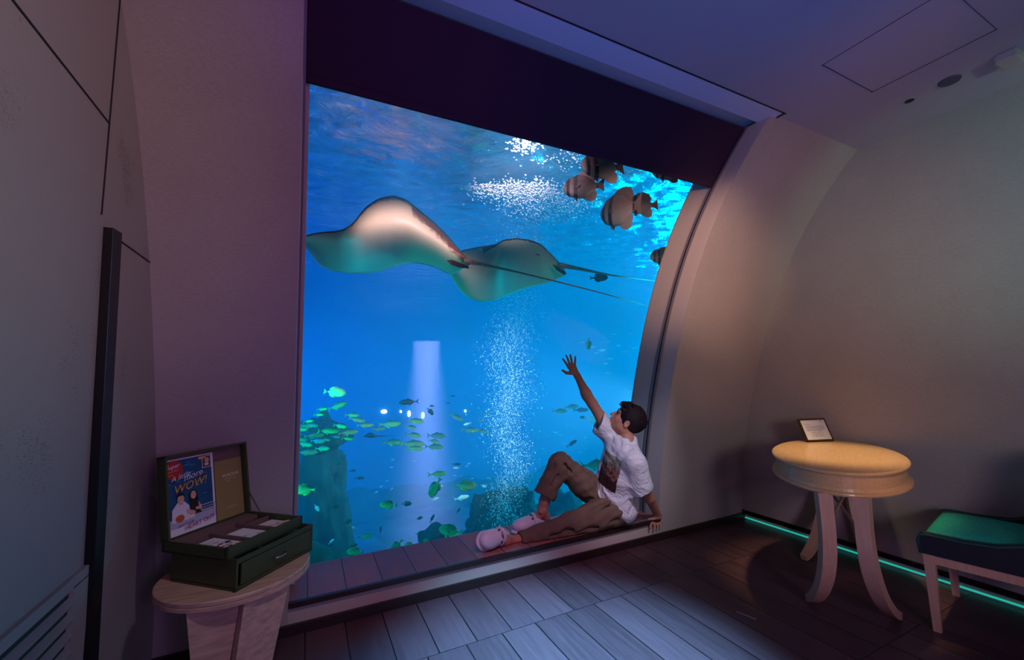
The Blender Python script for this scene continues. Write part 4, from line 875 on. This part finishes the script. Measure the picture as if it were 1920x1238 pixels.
# ------------------------------------------------------------------ person: distance fields meshed with surface nets
def v3(*a): return np.array(a, dtype=np.float32)
class Field:
    def __init__(s, lo, hi, h):
        s.lo = v3(*lo); s.h = h; s.n = np.ceil((v3(*hi)-s.lo)/h).astype(int)+1; s.D = np.full(tuple(s.n), .2, np.float32)
    def win(s, lo, hi, pad):
        a = np.clip(np.floor((lo-pad-s.lo)/s.h).astype(int), 0, s.n-1); b = np.clip(np.ceil((hi+pad-s.lo)/s.h).astype(int)+1, 1, s.n)
        ax = [s.lo[i]+s.h*np.arange(a[i], b[i], dtype=np.float32) for i in range(3)]
        return tuple(slice(a[i], b[i]) for i in range(3)), ax[0][:, None, None], ax[1][None, :, None], ax[2][None, None, :]
    def comb(s, sl, d, k, op):
        A = s.D[sl]
        if op == 'sub':
            hh = np.maximum(k-np.abs(A+d), 0)/k; s.D[sl] = np.maximum(A, -d)+hh*hh*k*.25
        else:
            hh = np.maximum(k-np.abs(A-d), 0)/k; s.D[sl] = np.minimum(A, d)-hh*hh*k*.25
    def cone(s, a, b, ra, rb, k=.012, op='add', clip=None):
        a = v3(*a); b = v3(*b); r = max(ra, rb); sl, X, Y, Z = s.win(np.minimum(a, b)-r, np.maximum(a, b)+r, k+3*s.h)
        ab = b-a; t = ((X-a[0])*ab[0]+(Y-a[1])*ab[1]+(Z-a[2])*ab[2])/max(1e-9, float(ab@ab)); t = np.clip(t, 0, 1)
        d = np.sqrt((X-a[0]-t*ab[0])**2+(Y-a[1]-t*ab[1])**2+(Z-a[2]-t*ab[2])**2)-(ra+(rb-ra)*t)
        if clip is not None:
            p, n_ = clip; n_ = v3(*n_)/np.linalg.norm(n_); d = np.maximum(d, (X-p[0])*n_[0]+(Y-p[1])*n_[1]+(Z-p[2])*n_[2])
        s.comb(sl, d.astype(np.float32), k, op)
    def chain(s, pts, rads, k=.012, **kw):
        for i in range(len(pts)-1): s.cone(pts[i], pts[i+1], rads[i], rads[i+1], k, **kw)
    def ell(s, c, r, M_=None, k=.015, op='add'):
        c = v3(*c); r = v3(*r); M_ = np.eye(3, dtype=np.float32) if M_ is None else np.array(M_, dtype=np.float32); R_ = r.max()
        sl, X, Y, Z = s.win(c-R_, c+R_, k+3*s.h); x, y, z = X-c[0], Y-c[1], Z-c[2]
        q = [x*M_[0, i]+y*M_[1, i]+z*M_[2, i] for i in range(3)]
        k0 = np.sqrt(sum((q[i]/r[i])**2 for i in range(3))); k1 = np.sqrt(sum((q[i]/r[i]**2)**2 for i in range(3)))+1e-6
        s.comb(sl, (k0*(k0-1)/k1).astype(np.float32), k, op)
    def floor(s, z, ymin):
        _, X, Y, Z = s.win(s.lo, s.lo+s.h*s.n, 0); s.D[:] = np.maximum(s.D, np.where(Y > ymin, z-Z, -1))
    def waves(s, fn):
        _, X, Y, Z = s.win(s.lo, s.lo+s.h*s.n, 0)
        for i in range(s.D.shape[0]): s.D[i] += fn(X[i], Y[0], Z[0])
    def mesh(s, name, m, parent, to_local, smooth_it=1):
        D = s.D; I = D < 0; nx_, ny_, nz_ = D.shape
        C = np.zeros((nx_-1, ny_-1, nz_-1), np.uint8)
        offs = [(i, j, k) for i in (0, 1) for j in (0, 1) for k in (0, 1)]
        for i, j, k in offs: C += I[i:nx_-1+i, j:ny_-1+j, k:nz_-1+k]
        idx = np.argwhere((C > 0) & (C < 8)); flat = (idx[:, 0]*(ny_-1)+idx[:, 1])*(nz_-1)+idx[:, 2]
        val = np.stack([D[idx[:, 0]+i, idx[:, 1]+j, idx[:, 2]+k] for i, j, k in offs], 1)
        P = np.zeros((len(idx), 3)); W = np.zeros(len(idx)); of = np.array(offs, float)
        for a in range(8):
            for b in range(a+1, 8):
                if np.abs(of[a]-of[b]).sum() != 1: continue
                va, vb = val[:, a], val[:, b]; m_ = (va < 0) != (vb < 0); t = np.where(m_, va/np.where(m_, va-vb, 1), 0)
                P += np.where(m_[:, None], of[a]+(of[b]-of[a])*t[:, None], 0); W += m_
        P = P/W[:, None]+idx; V = s.lo+s.h*P
        F = []
        for ax in range(3):
            sl0 = [slice(None)]*3; sl1 = [slice(None)]*3; sl0[ax] = slice(0, -1); sl1[ax] = slice(1, None)
            A, B = I[tuple(sl0)], I[tuple(sl1)]; e = np.argwhere(A != B); u, w_ = (ax+1) % 3, (ax+2) % 3
            e = e[(e[:, u] > 0) & (e[:, w_] > 0) & (e[:, u] < D.shape[u]-1) & (e[:, w_] < D.shape[w_]-1)]
            q = []
            for du, dw in ((-1, -1), (0, -1), (0, 0), (-1, 0)):
                c = e.copy(); c[:, u] += du; c[:, w_] += dw; q.append(np.searchsorted(flat, (c[:, 0]*(ny_-1)+c[:, 1])*(nz_-1)+c[:, 2]))
            q = np.stack(q, 1); ins = A[e[:, 0], e[:, 1], e[:, 2]]; q[~ins] = q[~ins][:, ::-1]; F.append(q)
        F = np.concatenate(F)
        for _ in range(smooth_it):
            S = np.zeros_like(V); N_ = np.zeros(len(V))
            for a, b in ((0, 1), (1, 2), (2, 3), (3, 0)):
                np.add.at(S, F[:, a], V[F[:, b]]); np.add.at(N_, F[:, a], 1); np.add.at(S, F[:, b], V[F[:, a]]); np.add.at(N_, F[:, b], 1)
            V = V*.5+.5*S/N_[:, None]
        V = V-np.array(to_local)
        me = bpy.data.meshes.new(name); me.vertices.add(len(V)); me.vertices.foreach_set('co', V.astype(np.float32).ravel())
        me.loops.add(len(F)*4); me.loops.foreach_set('vertex_index', F.ravel().astype(np.int32)); me.polygons.add(len(F)); me.polygons.foreach_set('loop_start', np.arange(0, len(F)*4, 4, dtype=np.int32))
        me.polygons.foreach_set('use_smooth', [True]*len(F)); me.materials.append(m); me.update(); me.validate()
        o = bpy.data.objects.new(name, me); COL.objects.link(o); o.parent = parent; return o
def nrm(a): a = np.array(a, float); return a/np.linalg.norm(a)
def at(px, py, Y): return tuple(atY(px, py, Y))
PO = (2.0, 2.45, SZ)
man = empty('person', PO); tag(man, 'person in white T-shirt and brown trousers sitting on the sill, arm raised to the glass', 'person')
# joints
LHIP, RHIP = (1.965, 2.405, .262), (1.99, 2.555, .268)
RKNEE, RANK = at(1050, 869, 2.60), at(1017, 958, 2.615); LKNEE, LANK = at(1070, 984, 2.455), at(958, 1015, 2.51)
PEL, CHEST, NECK = (1.985, 2.475, .30), (2.005, 2.375, .56), (2.030, 2.335, .715)
RSH, RELB, RWR = at(1149, 820, 2.44), at(1111, 757, 2.49), at(1083.5, 707, 2.49)
LSH, LELB, LWR = at(1190, 866, 2.21), at(1208, 917, 2.25), at(1234, 967, 2.385)
T_ = nrm(np.array(NECK)-np.array(PEL)); S_ = np.array(LSH)-np.array(RSH); S_ = nrm(S_-T_*(S_@T_)); F_ = np.cross(S_, T_); F_ = F_ if F_[0] < 0 else -F_
TM = np.stack([F_, S_, T_], 1)      # columns: front, his left, up
# head frame
fh = nrm((-.79, .61, 0)); pit = R(34); HF = fh*math.cos(pit)+np.array([0, 0, math.sin(pit)]); HU = -fh*math.sin(pit)+np.array([0, 0, math.cos(pit)]); HS = np.cross(HU, HF)
HM = np.stack([HF, HS, HU], 1); HC = np.array(at(1177, 787, 2.335))
def H(f, s, u): return tuple(HC+HF*f+HS*s+HU*u)
skin_m = mat('skin', (190, 130, 108), .5, bump=.05, bscale=120, var=.08, spec=.4); skin_m.node_tree.nodes['Principled BSDF'].inputs['Subsurface Weight'].default_value = .08
B = Field((.98, 2.10, .10), (2.46, 2.72, 1.37), .0034)
# hands first, so that fingers stay apart
def finger(pts, r0, r1, k=.0025):
    n_ = len(pts); B.chain(pts, [r0+(r1-r0)*i/(n_-1) for i in range(n_)], k)
for kn, tp, yo in (((1064.7, 686.5), (1055.4, 673.5), 0), ((1068.3, 684), (1061.7, 667), .0), ((1072.6, 683), (1069.3, 666), .0), ((1077.4, 684.5), (1078.7, 669), 0)):
    md = (kn[0]*.5+tp[0]*.5+.4, kn[1]*.5+tp[1]*.5); finger([at(*kn, 2.482), at(*md, 2.476), at(*tp, 2.484)], .0092, .0070)
finger([at(1070, 700, 2.478), at(1062, 699.5, 2.465), at(1054.5, 694.5, 2.462)], .013, .0078, .006)
for a, b, r0, r1 in (((1081.5, 705), (1066, 688.5), .017, .0115), ((1082, 705), (1069.3, 686), .017, .012), ((1083, 705), (1073.3, 685.5), .017, .012), ((1083.5, 705), (1077.5, 686.5), .017, .0115)):
    B.cone(at(*a, 2.49), at(*b, 2.483), r0, r1, .006)
B.cone(at(1080, 702, 2.486), at(1070, 698, 2.478), .016, .013, .008)
# left hand gripping the sill edge
for kn, md, tp, y1, y2, r in (((1222, 981), (1219, 989), (1219, 995), 2.358, 2.346, .0088), ((1227.5, 983.5), (1227.5, 992), (1228, 998.5), 2.352, 2.343, .0090), ((1233, 983.5), (1233.8, 991), (1234, 997), 2.352, 2.343, .0086), ((1238, 981.5), (1238.5, 989), (1237.5, 994.5), 2.356, 2.345, .0078)):
    finger([at(*kn, y1), at(*md, y1-.016), at(*tp, y2)], r, r*.82)
finger([at(1224, 972, 2.385), at(1217.5, 974.5, 2.38), at(1213.5, 979.5, 2.375)], .0115, .0078, .005)
for kx, ky in ((1222, 980.5), (1227.5, 982), (1233, 982), (1238, 980.5)): B.cone(at(1231+(kx-1231)*.35, 971, 2.385), at(kx, ky, 2.362), .017, .0115, .007)
# arms, neck, torso, legs
B.chain([RSH, at(1131, 790, 2.465), RELB, at(1099, 738, 2.488), RWR], [.050, .043, .036, .037, .0235], .02)
B.cone(RELB, at(1101, 744, 2.492), .034, .038, .01)
B.chain([LSH, at(1199, 892, 2.225), LELB, at(1217, 934, 2.29), LWR, at(1232, 971, 2.384)], [.050, .044, .037, .035, .0235, .021], .02)
B.ell(np.array(CHEST)+T_*.03, (.095, .150, .15), TM, .03); B.ell(np.array(PEL)+T_*.1, (.085, .13, .15), TM, .03); B.ell(np.array(PEL), (.09, .15, .10), TM, .03)
B.cone(RSH, LSH, .045, .045, .03); B.cone(NECK, H(-.022, 0, -.075), .054, .052, .025); B.cone(NECK, tuple(np.array(NECK)-T_*.05), .06, .08, .03)
B.chain([RHIP, RKNEE], [.072, .044], .03); B.chain([RKNEE, at(1032, 905, 2.61), at(1021, 940, 2.615), RANK], [.044, .044, .036, .031], .02)
B.chain([LHIP, LKNEE], [.072, .044], .03); B.chain([LKNEE, at(1030, 998, 2.475), at(990, 1010, 2.495), LANK], [.044, .042, .036, .031], .02)
B.chain([RANK, at(1024, 970, 2.617)], [.033, .030], .015); B.chain([RANK, at(998, 984, 2.62)], [.032, .026], .015); B.chain([at(998, 984, 2.62), at(975, 991, 2.62)], [.026, .02], .015)
B.ell(at(1013, 961, 2.588), (.011, .011, .013), None, .01)
B.chain([LANK, at(949, 1014, 2.49)], [.031, .034], .012); B.chain([at(948, 1014, 2.49), at(915, 1016, 2.455)], [.034, .026], .015); B.ell(at(948, 1006, 2.48), (.012, .012, .012), None, .01)
# head
B.ell(H(-.012, 0, .012), (.096, .074, .094), HM, .01); B.ell(H(.032, 0, -.050), (.060, .056, .072), HM, .03); B.ell(H(.070, 0, -.104), (.022, .024, .019), HM, .02)
for q in (1, -1):
    B.ell(H(.005, q*.046, -.072), (.030, .018, .026), HM, .025); B.ell(H(.066, q*.034, -.032), (.020, .020, .022), HM, .02)
    B.ell(H(.078, q*.026, .020), (.014, .026, .009), HM, .012); B.ell(H(.092, q*.030, -.001), (.014, .016, .010), HM, .010, op='sub')
    B.ell(H(-.002, q*.074, -.026), (.019, .009, .031), HM, .006); B.ell(H(.002, q*.084, -.022), (.009, .007, .018), HM, .004, op='sub'); B.ell(H(-.006, q*.081, -.024), (.006, .004, .012), HM, .003, op='sub')
    B.ell(H(.098, q*.011, -.036), (.009, .008, .008), HM, .006)
B.ell(H(.082, 0, -.062), (.020, .030, .024), HM, .02)
B.chain([H(.084, 0, .012), H(.098, 0, -.012), H(.113, 0, -.030)], [.008, .0085, .0105], .008)
B.ell(H(.100, 0, -.058), (.008, .021, .0055), HM, .005); B.ell(H(.097, 0, -.071), (.009, .019, .006), HM, .005); B.ell(H(.108, 0, -.0645), (.008, .024, .0018), HM, .003, op='sub')
B.ell(H(.09, 0, -.087), (.008, .02, .006), HM, .008, op='sub')
B.floor(SZ+.001, 2.37)
body = B.mesh('body', skin_m, man, PO); del B
# hair
hm = mat('dark_hair', (30, 15, 20), .6, spec=.2, bump=.9, bscale=60, bstretch=(1, 1, 5), var=.5)
Hf = Field(HC-.17, HC+.17, .003)
Hf.ell(H(-.018, 0, .020), (.109, .083, .100), HM, .01)
rh = random.Random(5)
for i in range(90):
    th = rh.uniform(-1.3, 1.3); ph = rh.uniform(-.2, 1.5); d_ = np.array([math.sin(ph)*1.0 if 0 else math.cos(ph)*math.cos(th*.6)*(1 if rh.random() < .5 else -1), math.sin(th)*.8, abs(math.sin(ph))])
    d_ = nrm(d_); p = np.array([-.018, 0, .020])+d_*np.array([.106, .080, .098]); q_ = p+np.array([.020, rh.uniform(-.012, .012), .004])*1.0+d_*.004
    if p[2]-p[0] < -.035: continue
    Hf.cone(H(*p), H(*q_), .009, .0045, .006)
for q in (-.035, -.02, -.005, .012, .028): Hf.cone(H(.060, q, .092), H(.094+rh.uniform(-.004, .006), q+rh.uniform(-.008, .008), .078+rh.uniform(-.006, .010)), .015, .006, .012)
for q in (1, -1): Hf.cone(H(.018, q*.070, .015), H(.022, q*.070, -.028), .011, .008, .012)
# keep the face, ears and neck clear
def cutplane(Fd, p, n_):
    n_ = v3(*nrm(n_)); _, X, Y, Z = Fd.win(Fd.lo, Fd.lo+Fd.h*Fd.n, 0); Fd.D[:] = np.maximum(Fd.D, (X-p[0])*n_[0]+(Y-p[1])*n_[1]+(Z-p[2])*n_[2])
cutplane(Hf, H(.030, 0, -.040), HF*.62-HU*.78)
Hf.ell(H(.105, 0, -.02), (.062, .075, .075), HM, .008, op='sub')
for q in (1, -1): Hf.ell(H(-.002, q*.090, -.030), (.024, .022, .034), HM, .006, op='sub')
hair = Hf.mesh('hair', hm, man, PO, 0)
loc = Vector(PO)
for q in (1, -1):
    bm = bmesh.new(); tube(bm, [Vector(H(.083, q*.012, .023))-loc, Vector(H(.090, q*.028, .027))-loc, Vector(H(.077, q*.047, .019))-loc], [.0025, .0034, .0015], 6); bobj('eyebrow', bm, hm, man, smooth=True)
    bm = bmesh.new(); bmesh.ops.create_uvsphere(bm, u_segments=14, v_segments=10, radius=.0115); bmesh.ops.translate(bm, verts=bm.verts, vec=Vector(H(.0755, q*.031, .0))-loc); e_ = bobj('eye', bm, mat('eye_white', (120, 100, 96), .3), man, smooth=True)
    bm = bmesh.new(); bmesh.ops.create_uvsphere(bm, u_segments=10, v_segments=8, radius=.006); bmesh.ops.translate(bm, verts=bm.verts, vec=Vector(H(.0835, q*.031, .0015))-loc); bobj('iris', bm, M['eye'], e_, smooth=True)
    bm = bmesh.new(); tube(bm, [Vector(H(.088, q*.019, .002))-loc, Vector(H(.0905, q*.030, .008))-loc, Vector(H(.080, q*.043, .002))-loc], [.0014, .0022, .0012], 6); bobj('eyelid', bm, hm, man, smooth=True)
# lips
bm = bmesh.new(); tube(bm, [Vector(H(.098, -.020, -.0645))-loc, Vector(H(.107, -.008, -.0635))-loc, Vector(H(.1085, 0, -.0645))-loc, Vector(H(.107, .008, -.0635))-loc, Vector(H(.098, .020, -.0645))-loc], [.0015, .0036, .004, .0036, .0015], 6); bobj('lips', bm, mat('lips', (150, 82, 76), .45), man, smooth=True)

# T-shirt
def shirt_mat():
    m = NT('printed_shirt'); g = m.n('ShaderNodeNewGeometry'); C_ = np.array(CHEST)+F_*.12-T_*.035+S_*.012
    def dot(vec, out='Position', sub=True):
        a = m.n('ShaderNodeVectorMath', operation='SUBTRACT'); m.l(g.outputs[out], a.inputs[0]); a.inputs[1].default_value = tuple(C_) if sub else (0, 0, 0)
        d = m.n('ShaderNodeVectorMath', operation='DOT_PRODUCT'); m.l(a.outputs[0], d.inputs[0]); d.inputs[1].default_value = tuple(vec); return d.outputs['Value']
    def mt(op, a, b=None):
        nd = m.n('ShaderNodeMath', operation=op)
        for i, v in enumerate((a, b)):
            if v is None: continue
            if isinstance(v, (int, float)): nd.inputs[i].default_value = v
            else: m.l(v, nd.inputs[i])
        return nd.outputs[0]
    u, v, nf = dot(S_), dot(T_), dot(F_, 'Normal', False)
    inr = mt('MULTIPLY', mt('MULTIPLY', mt('LESS_THAN', mt('ABSOLUTE', u), .092), mt('LESS_THAN', mt('ABSOLUTE', v), .118)), mt('GREATER_THAN', nf, .15))
    nz = m.n('ShaderNodeTexNoise'); nz.inputs['Scale'].default_value = 24; nz.inputs['Detail'].default_value = 6; nz.inputs['Distortion'].default_value = 2.5; m.l(g.outputs['Position'], nz.inputs[0])
    grad = mt('ADD', mt('MULTIPLY', v, 4.2), nz.outputs[0])
    rp = m.n('ShaderNodeValToRGB'); e = rp.color_ramp.elements; e[0].position = .30; e[0].color = (*lin((60, 24, 30)), 1); e[1].position = .95; e[1].color = (*lin((150, 150, 138)), 1)
    for p_, c_ in ((.45, (92, 44, 42)), (.52, (176, 130, 110)), (.57, (70, 34, 34)), (.68, (110, 100, 88)), (.80, (140, 138, 124))): q = e.new(p_); q.color = (*lin(c_), 1)
    m.l(grad, rp.inputs[0]); mx = m.n('ShaderNodeMix', data_type='RGBA'); m.l(inr, mx.inputs[0]); mx.inputs[6].default_value = (*lin((226, 222, 228)), 1); m.l(rp.outputs[0], mx.inputs[7])
    m.l(mx.outputs[2], m.b.inputs['Base Color']); m.b.inputs['Roughness'].default_value = .85
    n2 = m.n('ShaderNodeTexNoise'); n2.inputs['Scale'].default_value = 9; n2.inputs['Detail'].default_value = 4; n2.inputs['Distortion'].default_value = 1.4; m.l(g.outputs['Position'], n2.inputs[0])
    bp = m.n('ShaderNodeBump'); bp.inputs['Strength'].default_value = .8; bp.inputs['Distance'].default_value = .03; m.l(n2.outputs[0], bp.inputs['Height']); m.l(bp.outputs[0], m.b.inputs['Normal'])
    return m.m
Sf = Field((1.72, 2.06, .14), (2.26, 2.70, .93), .0042)
nC, nP = np.array(CHEST), np.array(PEL)
Sf.ell(nC+T_*.055, (.112, .176, .130), TM, .03); Sf.ell(nC-T_*.06, (.122, .172, .16), TM, .05); Sf.ell(nP+T_*.085, (.126, .172, .13), TM, .05)
Sf.ell(nP+T_*.0+S_*.025-F_*.012, (.140, .185, .13), TM, .04)
Sf.cone(RSH, LSH, .066, .068, .05); Sf.cone(tuple(np.array(NECK)-T_*.02), tuple(np.array(NECK)+T_*.012), .072, .064, .03)
imgL = -np.array(RT); imgU = np.array(UP)
rs_end = np.array(at(1122, 792, 2.475)); Sf.cone(RSH, tuple(rs_end+(rs_end-np.array(RSH))*.35), .068, .092, .03, clip=(rs_end, imgL*.88+imgU*.42))
ls_end = np.array(at(1204, 920, 2.235)); Sf.cone(LSH, tuple(ls_end+(ls_end-np.array(LSH))*.4), .070, .086, .03, clip=(ls_end, -imgL*.42-imgU*.88))
# openings: neck and sleeves
Sf.cone(NECK, H(-.022, 0, -.06), .060, .064, .006, op='sub')
Sf.cone(tuple(rs_end-(rs_end-np.array(RSH))*.25), tuple(rs_end+(rs_end-np.array(RSH))*.5), .050, .082, .006, op='sub')
Sf.cone(tuple(ls_end-(ls_end-np.array(LSH))*.2), tuple(ls_end+(ls_end-np.array(LSH))*.5), .048, .076, .006, op='sub')
# folds pulled from the armpit, the belly and the hem
def folds(Fd, L_, k=.012):
    for a, b, r, op in L_: Fd.cone(a, b, r, r*.4, k, op=op)
def sp(f, s_, t): return tuple(nP+F_*f+S_*s_+T_*t)
folds(Sf, [(sp(.05, .20, .14), sp(.11, .15, .0), .010, 'sub'), (sp(-.03, .20, .14), sp(.02, .19, .0), .009, 'sub')], .016)
Sf.waves(lambda x, y, z: (.0030*np.sin(46*z+52*x+6*np.sin(9*y+12*z))+.0016*np.sin(70*x-60*y+4*np.sin(20*z)))*np.clip(.55+1.2*np.sin(13*x+9*z+17*y), 0, 1.3))
def drape(x, y, z):
    t = (x-nP[0])*T_[0]+(y-nP[1])*T_[1]+(z-nP[2])*T_[2]; q = (x-nP[0])*S_[0]+(y-nP[1])*S_[1]+(z-nP[2])*S_[2]; f = (x-nP[0])*F_[0]+(y-nP[1])*F_[1]+(z-nP[2])*F_[2]
    low = np.clip((.30-t)/.2, 0, 1); a = 75*(q*.55+t*.84)+30*f+1.6*np.sin(18*q+9*t)+1.2*np.sin(31*f-12*t)
    return -.0075*low*np.maximum(0, np.sin(a))**2*np.clip(.5+np.sin(21*q-13*t+8*f), 0, 1)-.004*np.clip((t-.28)/.1, 0, 1)*np.maximum(0, np.sin(60*(q*.9-t*.4)+25*f))**2
Sf.waves(drape)
Sf.floor(SZ+.003, 2.0); cutplane(Sf, tuple(nP+F_*.13+T_*.035), F_*.66-T_)
shirt = Sf.mesh('tshirt', shirt_mat(), man, PO, 1); del Sf
# small chest lettering beside the print
V_, F2 = text_geo('summer', .016, .2); bs = nC+F_*.135+S_*.045+T_*.055
txt = obj('shirt_lettering', [Vector(bs+S_*-v[0]*-1*1.0+T_*v[1])-loc for v in V_], F2, pmat((60, 50, 60)), shirt, smooth=False)

# trousers
tm = mat('brown_twill', (108, 84, 68), .85, bump=.5, bscale=22, bstretch=(1, 1, 1), var=.12)
Tf = Field((1.14, 2.24, .13), (2.16, 2.71, .68), .004)
Tf.ell(nP, (.115, .175, .10), TM, .03); Tf.ell((1.985, 2.47, .235), (.13, .165, .085), None, .03)
hemR, hemL = np.array(at(1020, 930, 2.612)), np.array(at(977, 1018, 2.50)); dR = nrm(hemR-np.array(RKNEE)); dL = nrm(hemL-np.array(LKNEE))
Tf.chain([RHIP, tuple((np.array(RHIP)+np.array(RKNEE))/2), RKNEE], [.112, .094, .074], .04); Tf.chain([RKNEE, tuple(hemR+dR*.06)], [.074, .073], .03, clip=(hemR, dR))
Tf.chain([LHIP, tuple((np.array(LHIP)+np.array(LKNEE))/2-np.array([0, .012, 0])), LKNEE], [.112, .092, .076], .04); Tf.chain([LKNEE, tuple(hemL+dL*.06)], [.076, .064], .03, clip=(hemL, dL))
Tf.cone(tuple(hemR-dR*.045), tuple(hemR+dR*.05), .052, .064, .004, op='sub'); Tf.cone(tuple(hemL-dL*.04), tuple(hemL+dL*.05), .048, .056, .004, op='sub')
rk, lk, rhp, lhp = map(np.array, (RKNEE, LKNEE, RHIP, LHIP))
def off(p, *d): return tuple(np.array(p)+np.array(d))
cam_d = nrm(np.array([.62, .78, 0])*-1)   # towards the viewer's side of the leg
folds(Tf, [(tuple(rk+cam_d*.074+np.array([-.01, 0, .02])), tuple(rk+cam_d*.070+(rhp-rk)*.30), .012, 'add'), (tuple(rk+cam_d*.078), tuple(rk+cam_d*.075+dR*.13), .012, 'add'), (tuple(rk+cam_d*.08+np.array([.05, 0, 0])), tuple(rk+cam_d*.085+(rhp-rk)*.55), .009, 'sub'),
           (tuple(rk+cam_d*.075+dR*.04+np.array([.03, 0, 0])), tuple(rk+cam_d*.08+dR*.17+np.array([.02, 0, 0])), .008, 'sub'), (tuple(rhp+(rk-rhp)*.15+cam_d*.11), tuple(rhp+(rk-rhp)*.8+cam_d*.07), .012, 'add'),
           (tuple(lhp+(rk-rhp)*.15+cam_d*.10+np.array([0, 0, .03])), tuple(lhp+(lk-lhp)*.45+cam_d*.09+np.array([0, 0, .06])), .016, 'add'), (tuple(lhp+cam_d*.11), tuple(lk+cam_d*.078), .013, 'add'), (tuple(lk+cam_d*.07+np.array([0, 0, .03])), tuple(hemL+cam_d*.055-dL*.05+np.array([0, 0, .02])), .012, 'add'),
           (tuple(lhp+cam_d*.115+np.array([0, 0, -.04])), tuple(lk+cam_d*.08+np.array([0, 0, -.03])), .010, 'sub'), (tuple(lk+cam_d*.08+np.array([.04, 0, 0])), tuple(lk+cam_d*.07+dL*.15), .009, 'sub'), (tuple(lk+np.array([0, -.02, .075])), tuple(lhp+np.array([-.06, -.03, .10])), .010, 'add')], .02)
Tf.cone(tuple(hemR-dR*.032), tuple(hemR+dR*.04), .0775, .0785, .003, clip=(hemR, dR)); Tf.cone(tuple(hemL-dL*.020), tuple(hemL+dL*.05), .0690, .0690, .003, clip=(hemL, dL))
Tf.waves(lambda x, y, z: .0026*np.sin(55*x+30*z+5*np.sin(16*y+9*x))+.0020*np.sin(88*z-40*x+4*np.sin(22*y)))
Tf.cone(tuple(hemR-dR*.045), tuple(hemR+dR*.05), .054, .064, .004, op='sub')
Tf.floor(SZ+.003, 2.0)
trousers = Tf.mesh('trousers', tm, man, PO, 1); del Tf

# clogs
cm = mat('white_clog', (222, 222, 232), .42)
def clog(heel, toe, up_, label):
    heel, toe = np.array(heel), np.array(toe); l = nrm(toe-heel); u = np.array(up_, float); u = nrm(u-l*(u@l)); w_ = np.cross(u, l); M3 = np.stack([l, w_, u], 1)
    def c(a, b, z): return heel+l*a+w_*b+u*z
    lo = np.min([c(a, b, z) for a in (-.02, .3) for b in (-.08, .08) for z in (-.02, .15)], 0); hi = np.max([c(a, b, z) for a in (-.02, .3) for b in (-.08, .08) for z in (-.02, .15)], 0)
    Fd = Field(lo, hi, .003)
    Fd.ell(c(.195, 0, .042), (.080, .056, .046), M3, .02); Fd.ell(c(.120, 0, .045), (.095, .050, .052), M3, .02); Fd.ell(c(.05, 0, .030), (.058, .040, .030), M3, .02)
    Fd.ell(c(.200, 0, .012), (.085, .060, .016), M3, .006); Fd.ell(c(.075, 0, .012), (.082, .044, .015), M3, .006)
    Fd.ell(c(.035, 0, .085), (.105, .038, .052), M3, .006, op='sub'); Fd.ell(c(.045, 0, .048), (.052, .032, .020), M3, .006, op='sub')
    cl = Fd.mesh('clog', cm, man, PO, 1)
    bm = bmesh.new(); q = [c(.118+.004*math.cos(t), .0535*math.cos(t), .046+.0595*max(0, math.sin(t))) for t in np.linspace(-.15, math.pi+.15, 15)]
    rings = []
    for i, p in enumerate(q):
        d_ = nrm(q[min(i+1, 14)]-q[max(i-1, 0)]); n_ = nrm(np.cross(d_, l)); rings.append([bm.verts.new(Vector(p+l*a*.011+n_*b*.003)-loc) for a, b in ((-1, -1), (1, -1), (1, 1), (-1, 1))])
    for a, b in zip(rings, rings[1:]):
        for j in range(4): bm.faces.new((a[j], a[(j+1) % 4], b[(j+1) % 4], b[j]))
    bm.faces.new(rings[0][::-1]); bm.faces.new(rings[-1]); bmesh.ops.recalc_face_normals(bm, faces=bm.faces); st = bobj('strap', bm, cm, cl)
    for sg in (1, -1):
        bm = bmesh.new(); bmesh.ops.create_uvsphere(bm, u_segments=10, v_segments=8, radius=.0045); bmesh.ops.translate(bm, verts=bm.verts, vec=Vector(c(.118, sg*.057, .046))-loc); bobj('rivet', bm, M['brown'], cl, smooth=True)
        bm = bmesh.new(); bmesh.ops.create_uvsphere(bm, u_segments=10, v_segments=8, radius=.007); bmesh.ops.translate(bm, verts=bm.verts, vec=Vector(c(.140, sg*.034, .083))-loc); bobj('vent_hole', bm, M['black'], cl, smooth=True)
hr = at(1026, 983, 2.615); clog((hr[0], 2.615, SZ+.006), (hr[0]-.26, 2.60, SZ+.006), (0, 0, 1), '')
lc = np.array(at(916, 1020, 2.45)); ll = nrm((-.86, -.42, .10)); clog(lc-ll*.165+np.array([.02, .055, 0]), lc+ll*.1+np.array([.02, .055, 0]), (.30, -.88, .42), '')
